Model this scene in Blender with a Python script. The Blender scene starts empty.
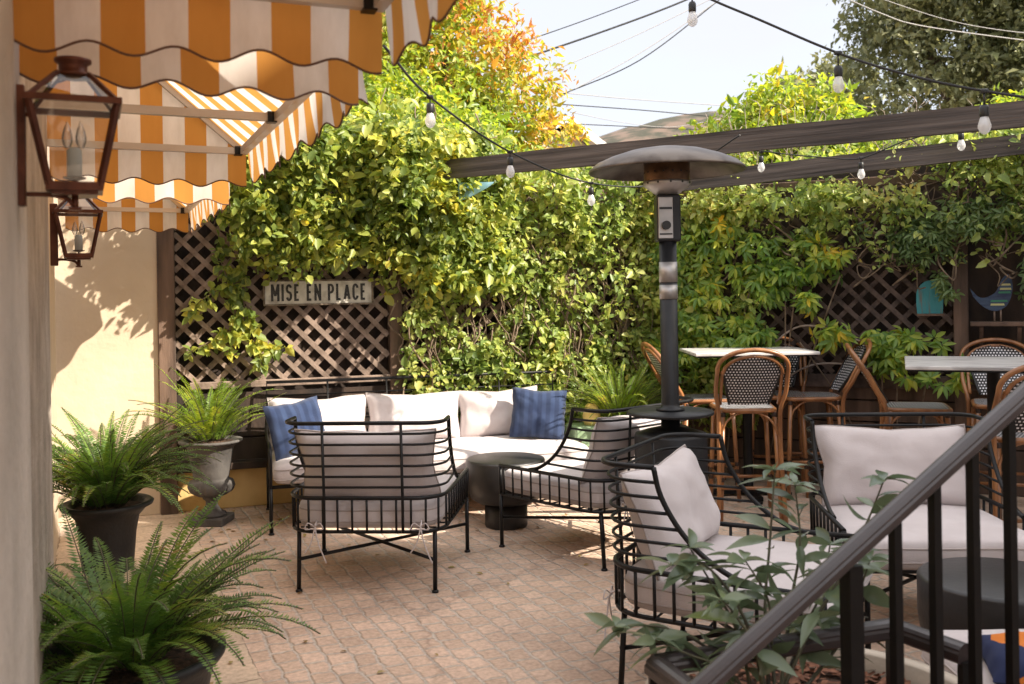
import bpy, math, random
import numpy as np
from mathutils import Vector, Matrix, noise
random.seed(7); RNG = np.random.default_rng(11)
SC = bpy.context.scene; COL = SC.collection
R = math.radians
F = 960.0; CX = 512.0; CY = 294.0; CAMH = 1.5; ROLL = R(0.9)

def at(px, py, D):
    dx, dy = px - CX, py - CY
    c, s = math.cos(ROLL), math.sin(ROLL)
    return Vector(((dx*c - dy*s)*D/F, D, CAMH - (dy*c + dx*s)*D/F))

# ---------------------------------------------------------------- materials
MATS = {}
def newmat(name):
    m = bpy.data.materials.new(name); m.use_nodes = True
    nt = m.node_tree; nt.nodes.clear()
    out = nt.nodes.new('ShaderNodeOutputMaterial')
    return m, nt, out
def N(nt, t, **kw):
    n = nt.nodes.new(t)
    for k, v in kw.items():
        if k in n.inputs: n.inputs[k].default_value = v
        else: setattr(n, k, v)
    return n
def L(nt, a, b): nt.links.new(a, b)
def ramp(nt, fac, stops, interp='LINEAR'):
    r = nt.nodes.new('ShaderNodeValToRGB'); r.color_ramp.interpolation = interp
    e = r.color_ramp.elements
    while len(e) < len(stops): e.new(0.5)
    for i, (p, c) in enumerate(stops):
        e[i].position = p; e[i].color = (c[0], c[1], c[2], 1)
    L(nt, fac, r.inputs['Fac']); return r
def coords(nt, scale=(1,1,1), kind='Object'):
    tc = nt.nodes.new('ShaderNodeTexCoord'); mp = nt.nodes.new('ShaderNodeMapping')
    mp.inputs['Scale'].default_value = scale
    L(nt, tc.outputs[kind], mp.inputs['Vector']); return mp.outputs['Vector']

def pmat(name, col, col2=None, rough=0.6, metal=0.0, nscale=6.0, bump=0.0, bscale=60.0, stretch=(1,1,1), trans=0.0, coat=0.0, lo=.35, hi=.65, spec=.5, detail=6):
    m, nt, out = newmat(name)
    p = N(nt, 'ShaderNodeBsdfPrincipled', Roughness=rough, Metallic=metal)
    p.inputs['Coat Weight'].default_value = coat
    p.inputs['Specular IOR Level'].default_value = spec
    v = coords(nt, stretch)
    nz = N(nt, 'ShaderNodeTexNoise', Scale=nscale, Detail=detail); L(nt, v, nz.inputs['Vector'])
    rp = ramp(nt, nz.outputs['Fac'], [(lo, col), (hi, col2 or col)])
    L(nt, rp.outputs['Color'], p.inputs['Base Color'])
    if bump:
        nb = N(nt, 'ShaderNodeTexNoise', Scale=bscale, Detail=4.0); L(nt, v, nb.inputs['Vector'])
        b = N(nt, 'ShaderNodeBump', Strength=bump, Distance=.01); L(nt, nb.outputs['Fac'], b.inputs['Height'])
        L(nt, b.outputs['Normal'], p.inputs['Normal'])
    if trans:
        t = nt.nodes.new('ShaderNodeBsdfTranslucent'); L(nt, rp.outputs['Color'], t.inputs['Color'])
        mx = N(nt, 'ShaderNodeMixShader', Fac=trans); L(nt, p.outputs[0], mx.inputs[1]); L(nt, t.outputs[0], mx.inputs[2])
        L(nt, mx.outputs[0], out.inputs['Surface'])
    else: L(nt, p.outputs[0], out.inputs['Surface'])
    MATS[name] = m; return m

def leafmat(name, stops, trans=.4, nscale=.9, tstops=None, rough=.42, mixn=.45):
    """hue differs leaf by leaf (random per island) and in broad patches (object noise)"""
    m, nt, out = newmat(name)
    g = nt.nodes.new('ShaderNodeNewGeometry')
    v = coords(nt)
    nz = N(nt, 'ShaderNodeTexNoise', Scale=nscale, Detail=2.0); L(nt, v, nz.inputs['Vector'])
    st = N(nt, 'ShaderNodeMapRange'); st.inputs['From Min'].default_value = .3; st.inputs['From Max'].default_value = .7
    L(nt, nz.outputs['Fac'], st.inputs['Value'])
    mx = N(nt, 'ShaderNodeMix'); mx.data_type = 'FLOAT'; mx.inputs[0].default_value = mixn
    L(nt, g.outputs['Random Per Island'], mx.inputs[2]); L(nt, st.outputs['Result'], mx.inputs[3])
    rp = ramp(nt, mx.outputs[0], stops)
    p = N(nt, 'ShaderNodeBsdfPrincipled', Roughness=rough); p.inputs['Specular IOR Level'].default_value = .5
    L(nt, rp.outputs['Color'], p.inputs['Base Color'])
    t = nt.nodes.new('ShaderNodeBsdfTranslucent')
    hs = N(nt, 'ShaderNodeHueSaturation', Hue=.49, Saturation=1.1, Value=1.9); L(nt, rp.outputs['Color'], hs.inputs['Color'])
    L(nt, hs.outputs['Color'], t.inputs['Color'])
    ms = N(nt, 'ShaderNodeMixShader', Fac=trans); L(nt, p.outputs[0], ms.inputs[1]); L(nt, t.outputs[0], ms.inputs[2])
    L(nt, ms.outputs[0], out.inputs['Surface']); MATS[name] = m; return m

# surfaces
pmat('stucco_grey', (.42,.385,.34), (.56,.51,.455), rough=.9, nscale=3, bump=.9, bscale=22)
pmat('stucco_rough', (.27,.23,.19), (.42,.36,.30), rough=.95, nscale=5, bump=1.0, bscale=30)
pmat('stucco_cream', (.53,.425,.31), (.61,.50,.37), rough=.9, nscale=2.2, bump=.45, bscale=16)
pmat('plinth_yellow', (.52,.34,.12), (.66,.46,.20), rough=.9, nscale=4, bump=.4, bscale=30)
pmat('stucco_white', (.62,.58,.52), (.72,.68,.62), rough=.9, nscale=2, bump=.3, bscale=30)
pmat('roof_shingle', (.12,.10,.09), (.2,.17,.15), rough=.9, nscale=8, bump=.4, bscale=30)
pmat('window_dark', (.03,.035,.04), (.05,.05,.06), rough=.1)
pmat('lattice_wood', (.11,.075,.055), (.32,.235,.185), rough=.8, nscale=9, bump=.5, bscale=60, stretch=(1,1,1), lo=.3, hi=.7)
pmat('dark_wood', (.014,.009,.007), (.05,.03,.02), rough=.85, nscale=7, bump=.4, bscale=60, stretch=(1,1,.3))
pmat('dark_lattice_wood', (.05,.035,.03), (.13,.09,.075), rough=.85, nscale=8, bump=.5, bscale=50)  # darker, weathered wood of the right trellis and its rail
pmat('post_wood', (.055,.035,.025), (.16,.10,.07), rough=.85, nscale=8, bump=.5, bscale=50, stretch=(1,1,.15))
pmat('beam_wood', (.030,.024,.021), (.13,.105,.09), rough=.8, nscale=5, bump=.8, bscale=9, stretch=(.25,7,7), lo=.32, hi=.68, detail=9)
pmat('black_metal', (.004,.004,.0045), (.008,.0075,.008), rough=.42, spec=.3, nscale=20, bump=.05, bscale=90)
pmat('heater_metal', (.010,.011,.013), (.018,.019,.022), rough=.45, spec=.4, nscale=10, bump=.08, bscale=60)
pmat('canopy_metal', (.06,.045,.036), (.15,.125,.105), rough=.42, metal=.6, nscale=7, detail=10, lo=.38, hi=.62)
pmat('steel', (.38,.37,.36), (.52,.50,.49), rough=.5, metal=.9, nscale=9)
pmat('scorched', (.05,.03,.02), (.22,.12,.06), rough=.45, metal=.6, nscale=10)
pmat('knob_black', (.01,.01,.01), rough=.4)
pmat('copper', (.075,.025,.014), (.14,.048,.027), rough=.42, metal=.45, nscale=14, bump=.1)
pmat('rail_paint', (.028,.020,.021), (.040,.029,.030), rough=.34, nscale=12, bump=.06, bscale=120, spec=.6)
pmat('rail_black', (.003,.002,.002), (.005,.004,.004), rough=.5, spec=.25, nscale=12, bump=.06)
pmat('table_black', (.012,.011,.011), (.022,.020,.020), rough=.4, nscale=7, bump=.12, bscale=50)
pmat('rattan', (.19,.075,.025), (.36,.155,.055), rough=.38, nscale=14, stretch=(1,1,.4), bump=.15, bscale=70, coat=.3)
pmat('rattan_band', (.03,.015,.01), rough=.5)
pmat('marble', (.36,.345,.335), (.62,.60,.58), rough=.3, nscale=9, stretch=(.6,2,1), lo=.36, hi=.5)
pmat('urn_black', (.008,.008,.009), (.018,.017,.017), rough=.55, nscale=9, bump=.3, bscale=40)
pmat('urn_grey', (.055,.05,.047), (.12,.11,.10), rough=.85, nscale=6, bump=.5, bscale=35)
pmat('soil', (.03,.018,.011), (.12,.06,.035), rough=.95, nscale=40, bump=1.0, bscale=60)
pmat('mulch', (.10,.035,.018), (.30,.13,.07), rough=.9, nscale=30, bump=.5)
pmat('twig', (.10,.065,.04), (.22,.16,.11), rough=.85, nscale=15, bump=.3)
pmat('bark', (.06,.045,.035), (.15,.115,.09), rough=.9, nscale=9, bump=.7, bscale=30, stretch=(1,1,.25))
pmat('bare_twig', (.20,.15,.12), (.36,.29,.25), rough=.85, nscale=15)
pmat('green_stem', (.05,.045,.03), (.10,.10,.05), rough=.6, nscale=15)
pmat('cord', (.012,.012,.012), rough=.6)
pmat('pale_wire', (.35,.34,.33), rough=.6)
pmat('teal_paint', (.16,.12,.09), (.05,.24,.27), rough=.8, nscale=5, stretch=(9,9,.8), lo=.30, hi=.46, bump=.6, bscale=14, detail=8)
pmat('purple_paint', (.025,.035,.075), (.05,.08,.13), rough=.8, nscale=6, stretch=(1,1,6), bump=.4)
pmat('stripe_yellow', (.42,.40,.18), rough=.6); pmat('stripe_green', (.03,.16,.09), rough=.6)
pmat('blue_cloth', (.20,.42,.55), (.30,.52,.64), rough=.8, nscale=8, trans=.3)
pmat('sage_tin', (.20,.30,.17), (.26,.36,.21), rough=.45, nscale=8)
pmat('dot_brown', (.05,.03,.015), rough=.5)
pmat('yellow_glaze', (.70,.50,.14), (.80,.62,.24), rough=.5, nscale=9)
pmat('sign_paint', (.36,.33,.27), (.62,.59,.51), rough=.7, nscale=16, lo=.3, hi=.6, bump=.2)
pmat('sign_ink', (.012,.012,.012), (.05,.045,.04), rough=.6, nscale=30)
pmat('sign_frame', (.07,.05,.035), (.22,.17,.12), rough=.7, nscale=30)
pmat('candle', (.55,.62,.62), rough=.5)
pmat('earth', (.10,.075,.05), (.18,.14,.10), rough=1, nscale=.6)
pmat('hill_earth', (.045,.045,.028), (.15,.105,.078), rough=1, nscale=.11, detail=12, lo=.42, hi=.56)
pmat('tile_cream', (.44,.37,.29), (.54,.46,.37), rough=.8, nscale=6, bump=.2)
pmat('concrete_step', (.40,.33,.28), (.52,.44,.38), rough=.9, nscale=6, bump=.4)
pmat('awning_tube', (.42,.37,.32), (.5,.45,.4), rough=.4, nscale=5)
pmat('pipe_brown', (.10,.045,.025), rough=.7)

def fabric(name, col, col2, rough=.95, trans=0.0, weave=900, stripe=None):
    m, nt, out = newmat(name)
    v = coords(nt); p = N(nt, 'ShaderNodeBsdfPrincipled', Roughness=rough); p.inputs['Sheen Weight'].default_value = .25
    p.inputs['Specular IOR Level'].default_value = .15
    nz = N(nt, 'ShaderNodeTexNoise', Scale=7.0, Detail=8.0); L(nt, v, nz.inputs['Vector'])
    rp = ramp(nt, nz.outputs['Fac'], [(.3, col), (.7, col2)])
    c = rp.outputs['Color']
    if stripe:
        w = N(nt, 'ShaderNodeTexWave', Scale=5.0, Distortion=.3); w.wave_profile = 'SIN'; L(nt, v, w.inputs['Vector'])
        r2 = ramp(nt, w.outputs['Fac'], [(.3, (1,1,1)), (.75, stripe)])
        mm = N(nt, 'ShaderNodeMix'); mm.data_type = 'RGBA'; mm.blend_type = 'MULTIPLY'; mm.inputs[0].default_value = 1
        L(nt, c, mm.inputs[6]); L(nt, r2.outputs['Color'], mm.inputs[7]); c = mm.outputs[2]
    L(nt, c, p.inputs['Base Color'])
    n1 = N(nt, 'ShaderNodeTexNoise', Scale=260.0, Detail=2.0); L(nt, v, n1.inputs['Vector'])
    n2 = N(nt, 'ShaderNodeTexNoise', Scale=6.0, Detail=2.0, Distortion=.3); L(nt, v, n2.inputs['Vector'])
    b1 = N(nt, 'ShaderNodeBump', Strength=.45, Distance=.004); L(nt, n1.outputs['Fac'], b1.inputs['Height'])
    b2 = N(nt, 'ShaderNodeBump', Strength=.5, Distance=.025); L(nt, n2.outputs['Fac'], b2.inputs['Height']); L(nt, b1.outputs['Normal'], b2.inputs['Normal'])
    L(nt, b2.outputs['Normal'], p.inputs['Normal'])
    L(nt, p.outputs[0], out.inputs['Surface']); MATS[name] = m
fabric('cushion_cloth', (.53,.475,.47), (.60,.545,.54))
fabric('piping_cloth', (.38,.33,.31), (.44,.38,.36))
fabric('blue_pillow_cloth', (.017,.027,.065), (.026,.041,.088), stripe=(1.5,1.5,1.45))

def awning_mat():
    m, nt, out = newmat('awning_cloth')
    uv = nt.nodes.new('ShaderNodeUVMap'); uv.uv_map = 'UVMap'
    sp = nt.nodes.new('ShaderNodeSeparateXYZ'); L(nt, uv.outputs['UV'], sp.inputs[0])
    d = N(nt, 'ShaderNodeMath', operation='DIVIDE'); L(nt, sp.outputs['X'], d.inputs[0]); d.inputs[1].default_value = .166
    fr = N(nt, 'ShaderNodeMath', operation='FRACT'); L(nt, d.outputs[0], fr.inputs[0])
    gt = N(nt, 'ShaderNodeMath', operation='GREATER_THAN'); L(nt, fr.outputs[0], gt.inputs[0]); gt.inputs[1].default_value = .5
    v = coords(nt, (3,3,.8)); nz = N(nt, 'ShaderNodeTexNoise', Scale=3.0, Detail=9.0, Roughness=.65); L(nt, v, nz.inputs['Vector'])
    w = ramp(nt, nz.outputs['Fac'], [(.3, (.60,.54,.48)), (.6, (.78,.73,.68))])
    o = ramp(nt, nz.outputs['Fac'], [(.3, (.52,.24,.055)), (.7, (.60,.29,.07))])
    mx = N(nt, 'ShaderNodeMix'); mx.data_type = 'RGBA'; L(nt, gt.outputs[0], mx.inputs[0]); L(nt, w.outputs[0], mx.inputs[6]); L(nt, o.outputs[0], mx.inputs[7])
    p = N(nt, 'ShaderNodeBsdfPrincipled', Roughness=.9); p.inputs['Specular IOR Level'].default_value = .1
    L(nt, mx.outputs[2], p.inputs['Base Color'])
    n1 = N(nt, 'ShaderNodeTexNoise', Scale=300.0); L(nt, v, n1.inputs['Vector'])
    b = N(nt, 'ShaderNodeBump', Strength=.2, Distance=.003); L(nt, n1.outputs['Fac'], b.inputs['Height']); L(nt, b.outputs['Normal'], p.inputs['Normal'])
    t = nt.nodes.new('ShaderNodeBsdfTranslucent'); L(nt, mx.outputs[2], t.inputs['Color'])
    ms = N(nt, 'ShaderNodeMixShader', Fac=.48); L(nt, p.outputs[0], ms.inputs[1]); L(nt, t.outputs[0], ms.inputs[2])
    L(nt, ms.outputs[0], out.inputs['Surface']); MATS['awning_cloth'] = m
awning_mat()

def weave_mat():
    m, nt, out = newmat('bistro_weave')
    uv = nt.nodes.new('ShaderNodeUVMap'); uv.uv_map = 'UVMap'
    br = N(nt, 'ShaderNodeTexBrick', Scale=1.0); br.offset = .5
    br.inputs['Brick Width'].default_value = .020; br.inputs['Row Height'].default_value = .018
    br.inputs['Mortar Size'].default_value = .0058; br.inputs['Mortar Smooth'].default_value = .35
    br.inputs['Color1'].default_value = (.86,.84,.86,1); br.inputs['Color2'].default_value = (.78,.76,.78,1); br.inputs['Mortar'].default_value = (.008,.008,.010,1)
    L(nt, uv.outputs['UV'], br.inputs['Vector'])
    p = N(nt, 'ShaderNodeBsdfPrincipled', Roughness=.4); L(nt, br.outputs['Color'], p.inputs['Base Color'])
    b = N(nt, 'ShaderNodeBump', Strength=.5, Distance=.003); b.invert = True; L(nt, br.outputs['Fac'], b.inputs['Height']); L(nt, b.outputs['Normal'], p.inputs['Normal'])
    L(nt, p.outputs[0], out.inputs['Surface']); MATS['bistro_weave'] = m
weave_mat()
pmat('weave_black', (.010,.010,.012), rough=.45)

def glass_mat(name, rough=.02, fac=.12, tint=(1,1,1)):
    m, nt, out = newmat(name)
    t = nt.nodes.new('ShaderNodeBsdfTransparent'); t.inputs['Color'].default_value = (*tint, 1)
    g = N(nt, 'ShaderNodeBsdfGlossy', Roughness=rough); fr = N(nt, 'ShaderNodeFresnel', IOR=1.45)
    ad = N(nt, 'ShaderNodeMath', operation='ADD'); L(nt, fr.outputs[0], ad.inputs[0]); ad.inputs[1].default_value = fac
    ms = nt.nodes.new('ShaderNodeMixShader'); L(nt, ad.outputs[0], ms.inputs[0]); L(nt, t.outputs[0], ms.inputs[1]); L(nt, g.outputs[0], ms.inputs[2])
    L(nt, ms.outputs[0], out.inputs['Surface']); MATS[name] = m
glass_mat('pane_glass', fac=.03, tint=(.93,.92,.9)); glass_mat('candle_glass', fac=.25, rough=.1)
def frosted():
    m, nt, out = newmat('bulb_glass')
    t = nt.nodes.new('ShaderNodeBsdfTransparent'); d = N(nt, 'ShaderNodeBsdfDiffuse'); d.inputs['Color'].default_value = (.85,.85,.85,1)
    tl = nt.nodes.new('ShaderNodeBsdfTranslucent'); tl.inputs['Color'].default_value = (.85,.85,.85,1); g = N(nt, 'ShaderNodeBsdfGlossy', Roughness=.15)
    a = N(nt, 'ShaderNodeMixShader', Fac=.5); L(nt, d.outputs[0], a.inputs[1]); L(nt, tl.outputs[0], a.inputs[2])
    b = N(nt, 'ShaderNodeMixShader', Fac=.62); L(nt, t.outputs[0], b.inputs[1]); L(nt, a.outputs[0], b.inputs[2])
    c = N(nt, 'ShaderNodeMixShader', Fac=.12); L(nt, b.outputs[0], c.inputs[1]); L(nt, g.outputs[0], c.inputs[2])
    L(nt, c.outputs[0], out.inputs['Surface']); MATS['bulb_glass'] = m
frosted()

def paving_mat():
    m, nt, out = newmat('paving')
    geo = nt.nodes.new('ShaderNodeNewGeometry')
    mp = nt.nodes.new('ShaderNodeMapping'); mp.vector_type = 'POINT'
    # into the building frame: local x = outward from the wall, local y = along the wall
    mp.inputs['Location'].default_value = (.221*math.cos(BA), -.221*math.sin(BA), 0); mp.inputs['Rotation'].default_value = (0, 0, -BA)
    L(nt, geo.outputs['Position'], mp.inputs['Vector'])
    nz = N(nt, 'ShaderNodeTexNoise', Scale=2.5, Detail=3.0); L(nt, mp.outputs[0], nz.inputs['Vector'])
    nf = N(nt, 'ShaderNodeTexNoise', Scale=14.0, Detail=2.0); L(nt, mp.outputs[0], nf.inputs['Vector'])
    def warp(src, amt, base):
        s = N(nt, 'ShaderNodeVectorMath', operation='SUBTRACT'); L(nt, src.outputs['Color'], s.inputs[0]); s.inputs[1].default_value = (.5,.5,.5)
        k = N(nt, 'ShaderNodeVectorMath', operation='SCALE'); L(nt, s.outputs[0], k.inputs[0]); k.inputs['Scale'].default_value = amt
        a = N(nt, 'ShaderNodeVectorMath', operation='ADD'); L(nt, base, a.inputs[0]); L(nt, k.outputs[0], a.inputs[1]); return a.outputs[0]
    v = warp(nf, .035, warp(nz, .05, mp.outputs[0]))
    # swap so that courses run along the wall
    sx = nt.nodes.new('ShaderNodeSeparateXYZ'); L(nt, v, sx.inputs[0])
    cb = nt.nodes.new('ShaderNodeCombineXYZ'); L(nt, sx.outputs['Y'], cb.inputs['X']); L(nt, sx.outputs['X'], cb.inputs['Y'])
    def brick(w, h, mort, c1, c2, cm, ms, vec):
        b = N(nt, 'ShaderNodeTexBrick', Scale=1.0); b.offset = .5
        b.inputs['Brick Width'].default_value = w; b.inputs['Row Height'].default_value = h; b.inputs['Mortar Size'].default_value = mort
        b.inputs['Mortar Smooth'].default_value = ms; b.inputs['Color1'].default_value = (*c1,1); b.inputs['Color2'].default_value = (*c2,1); b.inputs['Mortar'].default_value = (*cm,1)
        L(nt, vec, b.inputs['Vector']); return b
    b1 = brick(.115, .098, .013, (.65,.48,.37), (.50,.365,.275), (.54,.47,.40), 1.0, cb.outputs[0])
    b2 = brick(.42, .40, .006, (.62,.49,.37), (.54,.42,.31), (.36,.28,.21), .5, cb.outputs[0])
    sl = nt.nodes.new('ShaderNodeSeparateXYZ'); L(nt, mp.outputs[0], sl.inputs[0])
    lt = N(nt, 'ShaderNodeMath', operation='LESS_THAN'); L(nt, sl.outputs['X'], lt.inputs[0]); lt.inputs[1].default_value = .80
    mc = N(nt, 'ShaderNodeMix'); mc.data_type = 'RGBA'; L(nt, lt.outputs[0], mc.inputs[0]); L(nt, b1.outputs['Color'], mc.inputs[6]); L(nt, b2.outputs['Color'], mc.inputs[7])
    mf = N(nt, 'ShaderNodeMix'); mf.data_type = 'FLOAT'; L(nt, lt.outputs[0], mf.inputs[0]); L(nt, b1.outputs['Fac'], mf.inputs[2]); L(nt, b2.outputs['Fac'], mf.inputs[3])
    big = N(nt, 'ShaderNodeTexNoise', Scale=1.1, Detail=9.0, Roughness=.62); L(nt, mp.outputs[0], big.inputs['Vector'])
    rg = ramp(nt, big.outputs['Fac'], [(.25, (.66,.64,.64)), (.5, (1,1,1)), (.75, (1.28,1.26,1.24))])
    fine = N(nt, 'ShaderNodeTexNoise', Scale=45.0, Detail=6.0); L(nt, mp.outputs[0], fine.inputs['Vector'])
    rf = ramp(nt, fine.outputs['Fac'], [(.25, (.78,.76,.75)), (.7, (1.16,1.15,1.14))])
    m1 = N(nt, 'ShaderNodeMix'); m1.data_type = 'RGBA'; m1.blend_type = 'MULTIPLY'; m1.inputs[0].default_value = 1
    L(nt, mc.outputs[2], m1.inputs[6]); L(nt, rg.outputs[0], m1.inputs[7])
    m2 = N(nt, 'ShaderNodeMix'); m2.data_type = 'RGBA'; m2.blend_type = 'MULTIPLY'; m2.inputs[0].default_value = 1
    L(nt, m1.outputs[2], m2.inputs[6]); L(nt, rf.outputs[0], m2.inputs[7])
    # long crack-like dirty joints along the wall direction
    vo = N(nt, 'ShaderNodeTexVoronoi', Scale=.55); vo.feature = 'DISTANCE_TO_EDGE'
    L(nt, warp(nf, .12, mp.outputs[0]), vo.inputs['Vector'])
    rc = ramp(nt, vo.outputs['Distance'], [(0, (.36,.32,.30)), (.012, (1,1,1))])
    m3 = N(nt, 'ShaderNodeMix'); m3.data_type = 'RGBA'; m3.blend_type = 'MULTIPLY'; m3.inputs[0].default_value = .35
    L(nt, m2.outputs[2], m3.inputs[6]); L(nt, rc.outputs[0], m3.inputs[7])
    p = N(nt, 'ShaderNodeBsdfPrincipled', Roughness=.82); p.inputs['Specular IOR Level'].default_value = .3
    L(nt, m3.outputs[2], p.inputs['Base Color'])
    inv = N(nt, 'ShaderNodeMath', operation='SUBTRACT'); inv.inputs[0].default_value = 1; L(nt, mf.outputs[0], inv.inputs[1])
    pit = N(nt, 'ShaderNodeMath', operation='MULTIPLY'); L(nt, fine.outputs['Fac'], pit.inputs[0]); pit.inputs[1].default_value = .45
    sm = N(nt, 'ShaderNodeMath', operation='ADD'); L(nt, inv.outputs[0], sm.inputs[0]); L(nt, pit.outputs[0], sm.inputs[1])
    bp = N(nt, 'ShaderNodeBump', Strength=.8, Distance=.010); L(nt, sm.outputs[0], bp.inputs['Height']); L(nt, bp.outputs['Normal'], p.inputs['Normal'])
    L(nt, p.outputs[0], out.inputs['Surface']); MATS['paving'] = m
BA = math.atan2(.4027, .9153)      # the building wall's frame is turned by this angle
paving_mat()

def pillow_pattern():
    m, nt, out = newmat('patterned_cloth')
    v = coords(nt); vo = N(nt, 'ShaderNodeTexVoronoi', Scale=9.0); L(nt, v, vo.inputs['Vector'])
    sp = nt.nodes.new('ShaderNodeSeparateColor'); L(nt, vo.outputs['Color'], sp.inputs[0])
    rp = ramp(nt, sp.outputs[0], [(0, (.012,.02,.07)), (.55, (.012,.02,.07)), (.56, (.60,.17,.02)), (.75, (.60,.17,.02)), (.76, (.75,.55,.10)), (.9,(.05,.10,.35))], 'CONSTANT')
    p = N(nt, 'ShaderNodeBsdfPrincipled', Roughness=.9); L(nt, rp.outputs[0], p.inputs['Base Color']); L(nt, p.outputs[0], out.inputs['Surface']); MATS['patterned_cloth'] = m
pillow_pattern()

# foliage
leafmat('leaf_vine', [(.0,(.07,.12,.025)), (.3,(.14,.20,.045)), (.5,(.26,.32,.07)), (.72,(.42,.44,.10)), (.93,(.58,.50,.07))], trans=.42, nscale=2.2, mixn=.4)
leafmat('leaf_vine_low', [(.0,(.08,.13,.035)), (.33,(.20,.28,.07)), (.58,(.36,.42,.11)), (.85,(.48,.47,.16)), (.97,(.58,.44,.10))], trans=.42, nscale=2.5, mixn=.4)
leafmat('leaf_autumn', [(.0,(.12,.19,.03)), (.3,(.28,.31,.05)), (.5,(.44,.37,.06)), (.68,(.48,.26,.07)), (.9,(.40,.14,.06))], trans=.45, nscale=1.3, mixn=.5)
leafmat('leaf_yellowgreen', [(.0,(.09,.16,.03)), (.4,(.20,.29,.045)), (.75,(.37,.40,.06)), (.95,(.54,.38,.05))], trans=.45, nscale=1.4)
leafmat('leaf_palm', [(.0,(.07,.14,.03)), (.33,(.14,.25,.05)), (.6,(.28,.38,.06)), (.8,(.46,.46,.06)), (.93,(.72,.44,.03))], trans=.42, nscale=1.6)
leafmat('leaf_dark', [(.0,(.045,.08,.028)), (.5,(.09,.15,.045)), (.9,(.17,.23,.07))], trans=.35)
leafmat('leaf_oak', [(.0,(.085,.105,.045)), (.5,(.18,.195,.085)), (.95,(.33,.32,.14))], trans=.25, nscale=.35)
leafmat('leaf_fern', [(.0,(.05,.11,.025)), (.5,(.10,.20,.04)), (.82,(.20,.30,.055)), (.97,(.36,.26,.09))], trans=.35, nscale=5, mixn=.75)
leafmat('leaf_fern_sun', [(.0,(.08,.15,.02)), (.5,(.18,.28,.04)), (.85,(.34,.40,.06)), (.98,(.42,.30,.08))], trans=.45, nscale=5, mixn=.75)  # lighter copy of the fern greens, sunlight put into the leaf colour
leafmat('leaf_glossy', [(.0,(.07,.105,.06)), (.5,(.13,.175,.105)), (.85,(.21,.26,.15)), (.97,(.28,.38,.08))], trans=.25, nscale=5, rough=.24)

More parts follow.
